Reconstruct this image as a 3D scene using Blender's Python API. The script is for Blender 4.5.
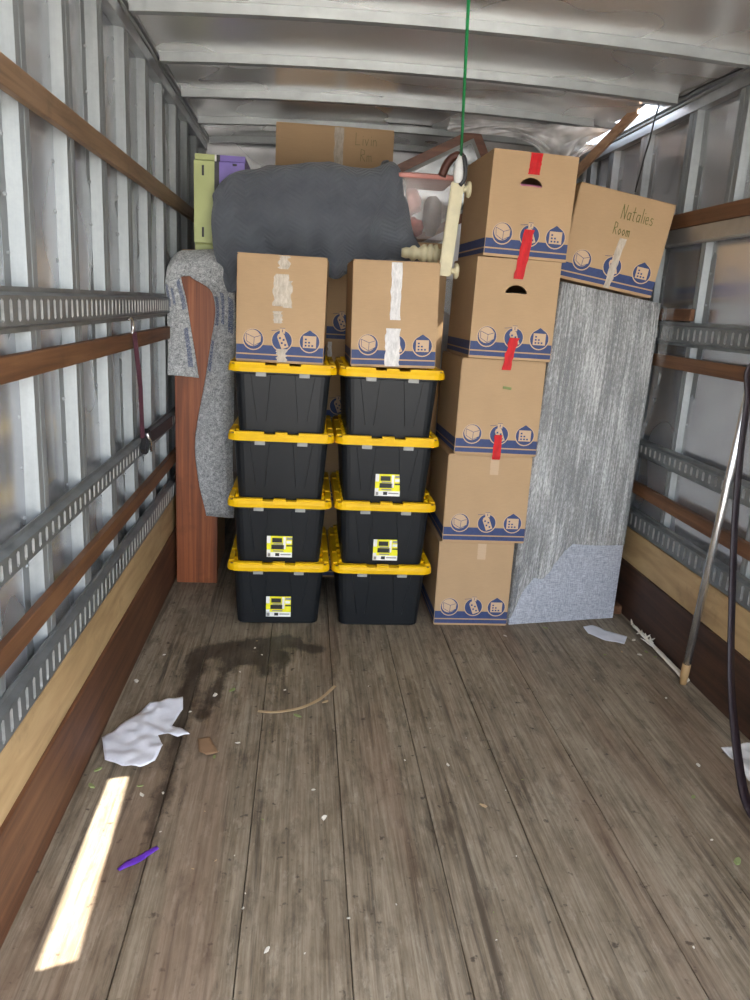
import bpy, bmesh, math, random
from mathutils import Vector, Matrix, noise
random.seed(7)
D = bpy.data
S = bpy.context.scene
for o in list(D.objects): D.objects.remove(o)
C = S.collection

# ------------------------------------------------------------------ camera
F_PX = 769.6
CAM = Vector((0, 0, 1.4656))
R_ = Vector((0.99489679, -0.08566477, 0.0533097))
U_ = Vector((-0.03035692, 0.24973166, 0.96783912))
F_ = Vector((0.09622284, 0.96451835, -0.24585671))
cd = D.cameras.new('camera'); cam = D.objects.new('camera', cd); C.objects.link(cam)
cd.sensor_fit = 'HORIZONTAL'; cd.sensor_width = 36; cd.lens = F_PX / 750 * 36
cd.clip_start = 0.02; cd.clip_end = 300
m = Matrix((R_, U_, -F_)).transposed().to_4x4(); m.translation = CAM
cam.matrix_world = m
S.camera = cam

def ray(x, y): return (x - 375) / F_PX * R_ - (y - 500) / F_PX * U_ + F_
def py(x, y, Y): d = ray(x, y); return CAM + d * (Y / d.y)          # pixel at depth Y
def pz(x, y, z=0.0): d = ray(x, y); return CAM + d * ((z - CAM.z) / d.z)  # pixel at height z
def pxx(x, y, X): d = ray(x, y); return CAM + d * (X / d.x)         # pixel on a side wall

# ------------------------------------------------------------------ sky, sun, exposure
SUN_D = Vector((-2.04, 0.30, -2.46))        # direction the sunlight travels
w = D.worlds.new('sky'); S.world = w; w.use_nodes = True
wn = w.node_tree; bg = wn.nodes['Background']
sky = wn.nodes.new('ShaderNodeTexSky'); sky.sky_type = 'NISHITA'; sky.sun_disc = False
sky.sun_elevation = math.radians(50); sky.sun_rotation = math.radians(98)
sky.air_density = 1.0; sky.dust_density = 2.5; sky.ozone_density = 1.0
hz = wn.nodes.new('ShaderNodeHueSaturation'); hz.inputs['Saturation'].default_value = .45
wn.links.new(sky.outputs[0], hz.inputs['Color']); wn.links.new(hz.outputs[0], bg.inputs[0]); bg.inputs[1].default_value = 0.26
sl = D.lights.new('sun', 'SUN'); sl.energy = 5.0; sl.angle = math.radians(0.25); sl.color = (1, .95, .86)
so = D.objects.new('sun', sl); C.objects.link(so); so.location = (4, -2, 6)
so.rotation_euler = SUN_D.to_track_quat('-Z', 'Y').to_euler()
S.view_settings.view_transform = 'Standard'; S.view_settings.look = 'None'
S.view_settings.gamma = 1; S.view_settings.use_curve_mapping = False
S.view_settings.exposure = 2.85

# ------------------------------------------------------------------ material helpers
class NT:
    def __init__(s, name):
        s.m = D.materials.new(name); s.m.use_nodes = True; s.t = s.m.node_tree
        s.b = s.t.nodes['Principled BSDF']
    def n(s, typ, **kw):
        nd = s.t.nodes.new(typ)
        for k, v in kw.items(): setattr(nd, k, v)
        return nd
    def l(s, a, b): s.t.links.new(a, b)
    def _in(s, sock, v):
        if hasattr(v, 'is_output') or isinstance(v, bpy.types.NodeSocket): s.l(v, sock)
        else: sock.default_value = v
    def math(s, op, a, b=None, c=None, clamp=False):
        nd = s.n('ShaderNodeMath', operation=op); nd.use_clamp = clamp
        for i, v in enumerate((a, b, c)):
            if v is not None: s._in(nd.inputs[i], v)
        return nd.outputs[0]
    def vmath(s, op, a, b=None, out=0):
        nd = s.n('ShaderNodeVectorMath', operation=op)
        s._in(nd.inputs[0], a)
        if b is not None: s._in(nd.inputs[1], b)
        return nd.outputs['Value'] if op in ('LENGTH', 'DOT_PRODUCT', 'DISTANCE') else nd.outputs[0]
    def scale(s, vec, v):
        nd = s.n('ShaderNodeVectorMath', operation='MULTIPLY'); s._in(nd.inputs[0], vec); nd.inputs[1].default_value = v
        return nd.outputs[0]
    def noise(s, vec, sc=1, det=4, rough=.55, dist=0):
        nd = s.n('ShaderNodeTexNoise'); s.l(vec, nd.inputs['Vector'])
        nd.inputs['Scale'].default_value = sc; nd.inputs['Detail'].default_value = det
        nd.inputs['Roughness'].default_value = rough; nd.inputs['Distortion'].default_value = dist
        return nd.outputs[0]
    def ramp(s, f, stops):
        nd = s.n('ShaderNodeValToRGB'); s.l(f, nd.inputs[0]); e = nd.color_ramp.elements
        while len(e) < len(stops): e.new(.5)
        for el, (p, c) in zip(e, stops):
            el.position = p; el.color = (*c, 1) if len(c) == 3 else c
        return nd.outputs[0]
    def mix(s, f, a, b, bt='MIX'):
        nd = s.n('ShaderNodeMix', data_type='RGBA', blend_type=bt)
        s._in(nd.inputs[0], f)
        for sock, v in ((nd.inputs[6], a), (nd.inputs[7], b)):
            if isinstance(v, bpy.types.NodeSocket): s.l(v, sock)
            else: sock.default_value = (*v, 1)
        return nd.outputs[2]
    def map(s, f, a, b, c, d):
        nd = s.n('ShaderNodeMapRange'); s.l(f, nd.inputs[0])
        for i, v in enumerate((a, b, c, d)): nd.inputs[i + 1].default_value = v
        return nd.outputs[0]
    def bump(s, h, strength=.3, dist=.01):
        nd = s.n('ShaderNodeBump'); s.l(h, nd.inputs['Height'])
        nd.inputs['Strength'].default_value = strength; nd.inputs['Distance'].default_value = dist
        s.l(nd.outputs[0], s.b.inputs['Normal'])
    def obj(s): return s.n('ShaderNodeTexCoord').outputs['Object']
    def uv(s): return s.n('ShaderNodeTexCoord').outputs['UV']
    def pos(s): return s.n('ShaderNodeNewGeometry').outputs['Position']
    def rnd(s): return s.n('ShaderNodeObjectInfo').outputs['Random']
    def set(s, **kw):
        for k, v in kw.items():
            k = {'col': 'Base Color', 'rough': 'Roughness', 'metal': 'Metallic', 'alpha': 'Alpha', 'spec': 'Specular IOR Level',
                 'trans': 'Transmission Weight', 'coat': 'Coat Weight', 'sheen': 'Sheen Weight'}.get(k, k)
            if isinstance(v, bpy.types.NodeSocket): s.l(v, s.b.inputs[k])
            else: s.b.inputs[k].default_value = (*v, 1) if isinstance(v, tuple) else v
        return s.m

def plain(name, col, rough=.5, metal=0, var=.12, sc=18, bump=0):
    t = NT(name); o = t.obj(); nz = t.noise(o, sc, 5)
    c = t.ramp(nz, [(.25, tuple(max(0, x * (1 - var)) for x in col)), (.75, tuple(min(1, x * (1 + var)) for x in col))])
    if bump: t.bump(nz, bump, .004)
    return t.set(col=c, rough=rough, metal=metal)

def wood(name, cols, axis, grain=1.0, rough=.6, metal=0, along=1.3, across=38, bump=.25):
    t = NT(name); p = t.pos(); r = t.rnd()
    v = [across, across, across]; v['XYZ'.index(axis)] = along
    off = t.n('ShaderNodeCombineXYZ'); 
    for i in range(3): t.l(t.math('MULTIPLY', r, 7.3 + i), off.inputs[i])
    q = t.vmath('ADD', p, off.outputs[0])
    g = t.noise(t.scale(q, tuple(v)), 1, 6, .62, .6)
    big = t.noise(q, 2.2, 3)
    f = t.math('ADD', t.math('MULTIPLY', g, .75), t.math('MULTIPLY', big, .25))
    c = t.ramp(f, [(.32, cols[0]), (.5, cols[1]), (.68, cols[2])])
    dirt = t.noise(q, 9, 6, .7)
    c = t.mix(t.map(dirt, .55, .75, 0, .45), c, tuple(x * .45 for x in cols[0]))
    t.bump(g, bump, .003)
    return t.set(col=c, rough=rough)

# kraft cardboard
def kraft(name, col):
    t = NT(name); o = t.obj(); r = t.rnd()
    g = t.noise(t.scale(o, (6, 6, 60)), 6, 4); b = t.noise(o, 3, 3)
    f = t.math('ADD', t.math('MULTIPLY', g, .35), t.math('MULTIPLY', b, .65))
    c = t.ramp(f, [(.3, tuple(x * .9 for x in col)), (.7, tuple(min(1, x * 1.07) for x in col))])
    t.bump(t.noise(o, 5, 3), .12, .01)
    return t.set(col=c, rough=.72, spec=.25)
M = {}
M['kraft'] = kraft('kraft_cardboard', (.47, .315, .175))
M['kraft_print'] = kraft('kraft_unprinted', (.56, .40, .26))
M['blue'] = plain('blue_ink', (.028, .050, .15), .6, 0, .15, 60)
M['black_in'] = plain('dark_inside', (.02, .017, .014), .9)
M['pink'] = plain('pink_cloth', (.62, .22, .36), .9)
M['tape_red'] = None
def tape(name, col, rough, sc=60, alpha=1.0, sheenw=.0):
    t = NT(name); o = t.obj(); nz = t.noise(t.scale(o, (1, 1, .35)), sc, 5, .7)
    c = t.ramp(nz, [(.35, tuple(x * .8 for x in col)), (.7, tuple(min(1, x * 1.18) for x in col))])
    t.bump(nz, .6, .006)
    return t.set(col=c, rough=rough, alpha=alpha, spec=.35)
M['tape_red'] = tape('red_tape', (.56, .004, .008), .5)
M['tape_clear'] = tape('clear_tape', (.66, .58, .47), .16, 70, .75)
M['tape_white'] = tape('white_tape', (.72, .70, .68), .3, 90, .95)
M['pen'] = plain('green_pen', (.16, .15, .045), .7)
M['pen_faint'] = plain('faint_pen', (.24, .19, .09), .7)
# totes
t = NT('black_plastic'); o = t.obj(); nz = t.noise(o, 260, 2); big = t.noise(o, 5, 3)
t.bump(nz, .12, .001)
M['tote'] = t.set(col=t.ramp(big, [(.3, (.0075, .0092, .0115)), (.7, (.012, .0140, .0165))]), rough=.42, spec=.32)
t = NT('yellow_plastic'); o = t.obj(); big = t.noise(o, 14, 5)
M['yellow'] = t.set(col=t.ramp(big, [(.3, (.74, .42, .002)), (.6, (.82, .49, .003))]), rough=.45, spec=.2)
M['clip'] = plain('grey_clip_plastic', (.33, .33, .31), .5)
M['lab_y'] = plain('label_yellow', (.92, .86, .03), .35); M['lab_w'] = plain('label_white', (.88, .88, .86), .35)
M['lab_k'] = plain('label_black', (.03, .03, .03), .4); M['lab_g'] = plain('label_grey', (.30, .30, .28), .4)
# metals
t = NT('galvanised_steel'); p = t.pos(); nz = t.noise(p, 30, 5, .7); st = t.noise(t.scale(p, (20, 20, 1.2)), 2, 4)
c = t.ramp(t.math('ADD', t.math('MULTIPLY', nz, .5), t.math('MULTIPLY', st, .5)), [(.3, (.20, .215, .22)), (.65, (.30, .32, .325))])
t.bump(nz, .05, .004)
M['galv'] = t.set(col=c, rough=t.map(nz, .3, .7, .42, .58), metal=.35)
def sheet_metal(name, c0, c1, rough0, rough1, bumpd, metal=.95, dirt=.5):
    t = NT(name); p = t.pos(); big = t.noise(p, 1.4, 1.5, .45)
    sc_ = t.noise(t.scale(p, (30, 30, 3)), 3, 4)
    c = t.ramp(big, [(.30, c0), (.68, c1)])
    c = t.mix(t.map(sc_, .64, .8, 0, dirt * .5), c, tuple(x * .4 for x in c0))
    t.bump(t.noise(p, 1.3, 0), .5, bumpd)
    return t.set(col=c, rough=t.map(big, .3, .7, rough0, rough1), metal=metal)
M['sheet'] = sheet_metal('aluminium_side_sheet', (.58, .59, .61), (.80, .82, .86), .18, .30, .02, .78, .25)
M['roof'] = sheet_metal('aluminium_roof_sheet', (.80, .78, .77), (.92, .91, .90), .22, .34, .02, .72, 0)
M['front'] = sheet_metal('aluminium_front_sheet', (.50, .50, .50), (.62, .62, .63), .22, .34, .04)
M['bow'] = plain('galvanised_bow', (.36, .38, .38), .42, .5, .15, 12)
M['track'] = plain('grey_track_steel', (.20, .215, .22), .42, .55, .3, 9, .05)
M['track_in'] = plain('pale_slot_edge', (.50, .51, .50), .4, .6, .3, 30)  # slot walls in a paler steel than the track face
M['header'] = plain('header_rail_steel', (.40, .41, .42), .34, .75, .2, 7)
M['rail_w'] = wood('brown_rail_wood', [(.055, .022, .010), (.13, .055, .022), (.20, .095, .04)], 'Y')
M['rail_w2'] = wood('tan_rail_wood', [(.13, .075, .04), (.22, .135, .075), (.29, .185, .11)], 'Y')
M['ply'] = wood('tan_plywood', [(.30, .19, .085), (.44, .30, .145), (.54, .38, .20)], 'Y', along=2, across=16, bump=.1)
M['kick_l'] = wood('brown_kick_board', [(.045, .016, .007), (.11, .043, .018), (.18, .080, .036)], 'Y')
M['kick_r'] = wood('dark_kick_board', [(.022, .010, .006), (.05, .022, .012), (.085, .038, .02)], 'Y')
M['board'] = wood('red_brown_board', [(.11, .025, .007), (.25, .066, .017), (.40, .125, .04)], 'Z', along=1.1, across=44, rough=.45, bump=.1)
M['lath'] = wood('pale_lath', [(.20, .11, .06), (.32, .19, .11), (.42, .27, .17)], 'Y')
M['frame_w'] = wood('mahogany_frame', [(.09, .03, .016), (.18, .065, .032), (.27, .12, .06)], 'X', rough=.35)
M['splinter'] = wood('pale_splintered_wood', [(.40, .33, .25), (.60, .54, .44), (.72, .67, .58)], 'Y')
# fabrics
t = NT('dark_quilted_blanket'); uv = t.uv(); su = t.n('ShaderNodeSeparateXYZ'); t.l(uv, su.inputs[0])
zig = t.math('PINGPONG', t.math('MULTIPLY', su.outputs[0], 9), .5)
ph = t.math('ADD', t.math('MULTIPLY', su.outputs[1], 34), t.math('MULTIPLY', zig, 4))
wv = t.math('SINE', t.math('MULTIPLY', ph, 6.283))
nz = t.noise(t.obj(), 160, 3); big = t.noise(t.obj(), 6, 4)
t.bump(t.math('ADD', wv, t.math('MULTIPLY', nz, 1.2)), .34, .004)
M['blanket'] = t.set(col=t.ramp(big, [(.3, (.090, .099, .117)), (.7, (.130, .143, .165))]), rough=.92, sheen=.3, spec=.2)
t = NT('grey_felt_pad'); uv = t.uv(); su = t.n('ShaderNodeSeparateXYZ'); t.l(uv, su.inputs[0]); u, v = su.outputs[0], su.outputs[1]
ob = t.obj(); nz = t.noise(ob, 190, 4, .8); n2 = t.noise(ob, 62, 3, .8)
base = t.ramp(t.math('ADD', t.math('MULTIPLY', nz, .6), t.math('MULTIPLY', n2, .4)),
              [(.36, (.13, .135, .14)), (.5, (.40, .41, .415)), (.64, (.78, .785, .785))])
def rect(u0, u1, v0, v1):
    a = t.math('MULTIPLY', t.math('GREATER_THAN', u, u0), t.math('LESS_THAN', u, u1))
    b = t.math('MULTIPLY', t.math('GREATER_THAN', v, v0), t.math('LESS_THAN', v, v1))
    return t.math('MULTIPLY', a, b)
ink = None
for rc in ((.03, .08, .50, .66), (.12, .16, .52, .64), (.24, .30, .50, .68), (.23, .28, .77, .94), (.54, .60, .62, .69), (.65, .70, .60, .68), (.75, .82, .60, .69), (.88, .95, .58, .68), (.52, .57, .72, .77)):
    r = rect(*rc); ink = r if ink is None else t.math('MAXIMUM', ink, r)
let = t.noise(t.scale(uv, (110, 330, 1)), 1, 2, .6)
ink = t.math('MULTIPLY', ink, t.map(let, .44, .52, .12, .85))
t.bump(n2, .4, .004)
M['felt'] = t.set(col=t.mix(ink, base, (.045, .075, .19)), rough=.95, spec=.1, sheen=.2)
t = NT('grey_woven_upholstery'); ob = t.obj()
n1 = t.noise(t.scale(ob, (40, 40, 320)), 1, 3, .7); n2 = t.noise(t.scale(ob, (320, 320, 40)), 1, 3, .7)
f = t.math('ADD', t.math('MULTIPLY', n1, .5), t.math('MULTIPLY', n2, .5)); t.bump(f, .35, .002)
M['uphol'] = t.set(col=t.ramp(f, [(.36, (.20, .215, .25)), (.5, (.38, .40, .45)), (.64, (.60, .62, .67))]), rough=.85)
t = NT('stretch_film'); uv = t.uv()
s1 = t.noise(t.scale(uv, (85, 4.0, 1)), 1, 5, .75, .5); s2 = t.noise(t.scale(uv, (110, 60, 1)), 1, 4, .8, .4); s3 = t.noise(t.scale(uv, (5, 2.2, 1)), 1, 3)
f = t.math('ADD', t.math('ADD', t.math('MULTIPLY', s1, .38), t.math('MULTIPLY', s2, .34)), t.math('MULTIPLY', s3, .28)); t.bump(f, 1.0, .016)
M['film'] = t.set(col=t.ramp(f, [(.36, (.10, .10, .095)), (.48, (.38, .38, .37)), (.60, (.85, .85, .83))]), rough=.2,
                  alpha=t.map(f, .35, .6, .5, .9), spec=.9, metal=.15)  # silvery streak highlights are put into the colour along the wrinkles
t = NT('loose_film'); p = t.obj(); nz = t.noise(p, 14, 3, .6, .6); t.bump(nz, .6, .02)
M['loosefilm'] = t.set(col=(.55, .56, .57), rough=.12, alpha=t.map(nz, .42, .68, .10, .6), spec=1.0)
t = NT('clear_plastic_film'); p = t.obj(); nz = t.noise(p, 7, 2, .5, .5); t.bump(nz, .4, .03)
M['clearfilm'] = t.set(col=(.92, .92, .92), rough=.10, alpha=t.map(nz, .35, .65, .35, .9), spec=1.0)
t = NT('paper_white'); nz = t.noise(t.obj(), 12, 5); t.bump(nz, .3, .01)
M['paper'] = t.set(col=t.ramp(nz, [(.3, (.60, .62, .68)), (.7, (.76, .77, .82))]), rough=.8)
M['brownpaper'] = plain('brown_card_scrap', (.25, .15, .08), .85)
M['purple'] = plain('purple_plastic', (.12, .03, .42), .5)
M['chip_w'] = plain('pale_chip', (.62, .58, .50), .8); M['chip_g'] = plain('leaf_green', (.22, .26, .10), .8)
M['chip_t'] = plain('tan_chip', (.42, .30, .17), .8)
M['cream'] = plain('cream_paint', (.60, .54, .35), .45, 0, .12, 20)
M['white_pl'] = plain('white_plastic', (.75, .75, .73), .4); M['black_pl'] = plain('black_plastic_soft', (.025, .025, .028), .45)
M['rope_g'] = plain('green_rope', (.015, .30, .09), .7, 0, .35, 200, .3)
M['lime'] = plain('lime_shell', (.47, .52, .22), .38, 0, .1, 8); M['violet'] = plain('violet_shell', (.20, .14, .46), .32, 0, .25, 6)
M['strap_red'] = plain('maroon_webbing', (.055, .012, .022), .8, 0, .3, 120)
M['strap_dark'] = plain('dark_purple_webbing', (.013, .006, .010), .55, 0, .4, 90)
M['steel'] = plain('zinc_bar', (.66, .66, .66), .25, .9, .12, 10)
M['rubber'] = plain('tan_rubber', (.40, .25, .11), .7)
M['wire'] = plain('black_wire', (.02, .02, .02), .5)
M['leather'] = plain('brown_leather', (.08, .025, .015), .45)
M['redstuff'] = plain('red_fabric', (.36, .05, .04), .8, 0, .4, 14); M['darkstuff'] = plain('charcoal_fabric', (.04, .035, .035), .8, 0, .4, 14)
M['pinklid'] = plain('pink_lid', (.62, .26, .22), .4)
t = NT('clear_tub_plastic'); nz = t.noise(t.obj(), 7, 3); t.bump(nz, .25, .02)
M['tub'] = t.set(col=(.85, .78, .76), rough=.1, alpha=.26, spec=.9)
M['glass'] = plain('picture_glass', (.40, .42, .43), .12, .6)
M['concrete'] = plain('outdoor_concrete', (.40, .38, .35), .9, 0, .15, 2)

# floor: laminated hardwood strips, dirt and a wet spill
def floor_mat():
    t = NT('worn_laminated_floor'); p = t.pos(); sp = t.n('ShaderNodeSeparateXYZ'); t.l(p, sp.inputs[0]); x, y = sp.outputs[0], sp.outputs[1]
    strip = t.math('FLOOR', t.math('MULTIPLY', x, 27.0))
    wn1 = t.n('ShaderNodeTexWhiteNoise', noise_dimensions='1D'); t.l(strip, wn1.inputs['W'])
    seg = t.math('FLOOR', t.math('ADD', t.math('MULTIPLY', y, 1.4), t.math('MULTIPLY', wn1.outputs[0], 9.0)))
    wn2 = t.n('ShaderNodeTexWhiteNoise', noise_dimensions='2D')
    cv = t.n('ShaderNodeCombineXYZ'); t.l(strip, cv.inputs[0]); t.l(seg, cv.inputs[1]); t.l(cv.outputs[0], wn2.inputs['Vector'])
    shade = wn2.outputs[0]
    off = t.n('ShaderNodeCombineXYZ'); t.l(t.math('MULTIPLY', wn1.outputs[0], 9.0), off.inputs[1])
    q = t.vmath('ADD', p, off.outputs[0])
    grain = t.noise(t.scale(q, (75, 2.6, 1)), 1, 7, .68, .3)
    blot = t.noise(t.scale(p, (9, 3.2, 1)), 1, 7, .75)
    f = t.math('ADD', t.math('ADD', t.math('MULTIPLY', grain, .55), t.math('MULTIPLY', shade, .055)), t.math('MULTIPLY', blot, .46))
    c = t.ramp(f, [(.32, (.055, .040, .026)), (.45, (.155, .120, .080)), (.59, (.275, .226, .162)), (.78, (.40, .345, .26))])
    # dark streaks of old dirt
    st = t.noise(t.scale(p, (26, .9, 1)), 1, 5, .7, .4)
    c = t.mix(t.map(st, .53, .69, 0, .8), c, (.050, .037, .026))
    sp2 = t.noise(p, 26, 3, .6); c = t.mix(t.map(sp2, .64, .72, 0, .75), c, (.03, .022, .016))
    sp3 = t.noise(t.scale(p, (16, 5, 1)), 1, 6, .75, .3); c = t.mix(t.map(sp3, .52, .68, 0, .62), c, (.055, .042, .030))
    sp4 = t.noise(t.scale(p, (22, 7, 1)), 1.3, 5, .7); c = t.mix(t.map(sp4, .58, .72, 0, .45), c, (.42, .37, .29))
    # reddish board tone
    c = t.mix(t.map(t.noise(t.scale(p, (3.6, .35, 1)), 1, 2), .52, .62, 0, .32), c, (.20, .115, .075))
    # wet spill
    wob = t.noise(t.scale(p, (13, 8, 1)), 1, 5, .7)
    segs = [((-.37, 3.05), (-.05, 3.16), .080), ((-.24, 3.0), (-.10, 3.02), .085), ((-.05, 3.15), (.07, 3.10), .05), ((-.27, 2.96), (-.33, 2.53), .032), ((-.41, 3.04), (-.40, 2.62), .045),
            ((-.40, 2.62), (-.38, 2.25), .030), ((-.38, 2.25), (-.395, 1.90), .024), ((-.05, 3.06), (-.08, 2.78), .022), ((-.14, 2.98), (-.12, 2.86), .03)]
    dmin = None
    for A, B, r in segs:
        A = Vector((*A, 0)); B = Vector((*B, 0)); ab = B - A
        pa = t.vmath('SUBTRACT', p, tuple(A))
        tt = t.math('DIVIDE', t.vmath('DOT_PRODUCT', pa, tuple(ab)), ab.length_squared, clamp=True)
        nd = t.n('ShaderNodeVectorMath', operation='SCALE'); nd.inputs[0].default_value = tuple(ab); t.l(tt, nd.inputs['Scale'])
        d = t.vmath('LENGTH', t.vmath('SUBTRACT', pa, nd.outputs[0]))
        d = t.math('SUBTRACT', d, r)
        dmin = d if dmin is None else t.math('MINIMUM', dmin, d)
    dm = t.math('ADD', dmin, t.math('MULTIPLY', t.math('SUBTRACT', wob, .50), .13))
    wet = t.map(dm, -.022, .010, 1, 0)
    wet.node.clamp = True
    c = t.mix(t.math('MULTIPLY', wet, t.map(blot, .3, .7, .86, .62)), c, (.022, .014, .009))
    h = t.math('ADD', t.math('MULTIPLY', grain, .7), t.math('MULTIPLY', shade, .08))
    t.bump(h, .35, .004)
    rough = t.math('SUBTRACT', t.map(blot, .3, .7, .50, .68), t.math('MULTIPLY', wet, .12))
    return t.set(col=c, rough=rough, spec=.32)
M['floor'] = floor_mat()

# ------------------------------------------------------------------ mesh helpers
def link(name, me, parent=None, mats=()):
    o = D.objects.new(name, me); C.objects.link(o)
    for k in mats: me.materials.append(M[k])
    if parent is not None: o.parent = parent
    return o
def obj(name, bm, mat, parent=None, smooth=False):
    me = D.meshes.new(name); bm.normal_update(); bm.to_mesh(me); bm.free()
    if smooth: me.polygons.foreach_set('use_smooth', [True] * len(me.polygons))
    return link(name, me, parent, mat if isinstance(mat, (list, tuple)) else (mat,))
def empty(name, loc=(0, 0, 0), rot=(0, 0, 0), parent=None):
    o = D.objects.new(name, None); C.objects.link(o); o.location = loc; o.rotation_euler = rot; o.empty_display_size = .1
    if parent is not None: o.parent = parent
    return o
def tag(o, label, cat, group=None, kind=None):
    o['label'] = label; o['category'] = cat
    if group: o['group'] = group
    if kind: o['kind'] = kind
    return o
def struct(name, label=None):
    o = empty(name); o['kind'] = 'structure'
    if label: o['label'] = label
    return o
def box(bm, x0, x1, y0, y1, z0, z1, mi=0):
    vs = [bm.verts.new(p) for p in ((x0, y0, z0), (x1, y0, z0), (x1, y1, z0), (x0, y1, z0), (x0, y0, z1), (x1, y0, z1), (x1, y1, z1), (x0, y1, z1))]
    for f in ((3, 2, 1, 0), (4, 5, 6, 7), (0, 1, 5, 4), (1, 2, 6, 5), (2, 3, 7, 6), (3, 0, 4, 7)):
        bm.faces.new([vs[i] for i in f]).material_index = mi
    return vs
def bbox(x0, x1, y0, y1, z0, z1, bev=0, seg=2):
    bm = bmesh.new(); box(bm, x0, x1, y0, y1, z0, z1)
    if bev: bmesh.ops.bevel(bm, geom=list(bm.edges), offset=bev, segments=seg, affect='EDGES', profile=.6)
    return bm
def poly(bm, pts, mi=0):
    f = bm.faces.new([bm.verts.new(p) for p in pts]); f.material_index = mi; return f
def loft(bm, rings, close=True, cap=True):
    vv = [[bm.verts.new(p) for p in r] for r in rings]; n = len(rings[0])
    for a, b in zip(vv, vv[1:]):
        for i in range(n if close else n - 1):
            j = (i + 1) % n; bm.faces.new((a[i], a[j], b[j], b[i]))
    if cap and close:
        bm.faces.new(vv[0][::-1]); bm.faces.new(vv[-1])
    return vv
def rrect(hx, hy, r, z, n=4, cy=0):
    pts = []
    for cx, c_y, a0 in ((hx - r, hy - r, 0), (-hx + r, hy - r, 90), (-hx + r, -hy + r, 180), (hx - r, -hy + r, 270)):
        for i in range(n + 1):
            a = math.radians(a0 + 90 * i / n); pts.append((cx + r * math.cos(a), cy + c_y + r * math.sin(a), z))
    return pts
def tube(bm, pts, rad, n=8, cap=True):
    pts = [Vector(p) for p in pts]; rings = []
    rs = rad if isinstance(rad, (list, tuple)) else [rad] * len(pts)
    up = Vector((0, 0, 1))
    for i, p in enumerate(pts):
        tg = (pts[min(i + 1, len(pts) - 1)] - pts[max(i - 1, 0)]).normalized()
        if i == 0:
            up = Vector((0, 0, 1)) if abs(tg.z) < .9 else Vector((0, 1, 0))
        a = (up - tg * up.dot(tg)).normalized(); b = tg.cross(a); up = a
        rings.append([p + (a * math.cos(k * 6.2832 / n) + b * math.sin(k * 6.2832 / n)) * rs[i] for k in range(n)])
    return loft(bm, rings, True, cap)
def spline(pts, k=8):
    pts = [Vector(p) for p in pts]; out = []
    P = [pts[0]] + pts + [pts[-1]]
    for i in range(1, len(P) - 2):
        for j in range(k):
            s = j / k; a, b, c, d = P[i - 1], P[i], P[i + 1], P[i + 2]
            out.append(.5 * ((2 * b) + (c - a) * s + (2 * a - 5 * b + 4 * c - d) * s * s + (3 * b - a - 3 * c + d) * s ** 3))
    return out + [pts[-1]]
def ribbon(bm, pts, w, th, wdir):
    wdir = Vector(wdir).normalized(); rings = []
    pts = [Vector(p) for p in pts]
    for i, p in enumerate(pts):
        tg = (pts[min(i + 1, len(pts) - 1)] - pts[max(i - 1, 0)]).normalized()
        wd = (wdir - tg * wdir.dot(tg)).normalized(); nn = tg.cross(wd)
        rings.append([p + wd * w / 2 + nn * th / 2, p - wd * w / 2 + nn * th / 2, p - wd * w / 2 - nn * th / 2, p + wd * w / 2 - nn * th / 2])
    loft(bm, rings)
def cloth(name, grid, mat, parent=None, skip=(), k=8, thick=.008, wr=.006, seed=0, nsc=9.0, fold=0):
    """smooth sheet through a grid of control points (rows x cols); skip = set of (row, col) cells left open"""
    nr, nc = len(grid), len(grid[0]); bm = bmesh.new(); uvl = bm.loops.layers.uv.new('UVMap')
    cut = {}
    for r, c in skip: cut.setdefault(r + 1, c)
    def frow(i):
        if i in cut:
            c = cut[i]; return spline(grid[i][:c + 1], k) + [grid[i][c]] * (k - 1) + spline(grid[i][c + 1:], k)
        return spline(grid[i], k)
    fine = [frow(i) for i in range(nr)]
    cols_ = [spline([fine[r][c] for r in range(nr)], k) for c in range(len(fine[0]))]
    H, W = (nr - 1) * k + 1, (nc - 1) * k + 1
    used = {}
    def V(r, c, side):
        key = (r, c, side)
        if key not in used: used[key] = bm.verts.new(cols_[c][r])
        return used[key]
    sr = {(r, c) for r, c in skip}
    for r in range(H - 1):
        for c in range(W - 1):
            cell = (r // k, c // k)
            if cell in sr: continue
            f = bm.faces.new([V(a, b, 0) for a, b in ((r, c), (r + 1, c), (r + 1, c + 1), (r, c + 1))])
            for lp, (a, b) in zip(f.loops, ((r, c), (r + 1, c), (r + 1, c + 1), (r, c + 1))): lp[uvl].uv = (b / (W - 1), a / (H - 1))
    bm.normal_update()
    for v in bm.verts:
        q = noise.noise(v.co * nsc + Vector((seed, 0, 0))) + .5 * noise.noise(v.co * nsc * 2.3 + Vector((0, seed, 3)))
        if fold: q += fold * (.45 - 2 * abs(noise.noise(Vector((v.co.x * 4.2 + v.co.z * 2.0, seed, v.co.z * 1.2)))))
        v.co += v.normal * wr * q
    o = obj(name, bm, mat, parent, True)
    md = o.modifiers.new('t', 'SOLIDIFY'); md.thickness = thick; md.offset = -1
    me = evaluated(o); o.modifiers.clear(); old = o.data; o.data = me; D.meshes.remove(old)
    me.polygons.foreach_set('use_smooth', [True] * len(me.polygons))
    return o
def evaluated(o):
    dg = bpy.context.evaluated_depsgraph_get(); dg.update()
    return D.meshes.new_from_object(o.evaluated_get(dg))

# ------------------------------------------------------------------ the truck body
XL, XR = -.647, 1.653            # inner faces of rails
YB, YF = -.35, 5.42              # rear opening, front wall
ZR = 2.46
Z = dict(kick=.268, e3=(.437, .549), s3=(.622, .68), e2=(.804, .896), s2=(1.255, 1.312), e1=(1.358, 1.462), s1=(1.87, 1.933), hdr=2.363)

def crown(x): return ZR - .018 + .035 * (1 - ((x - .503) / 1.15) ** 2)

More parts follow.
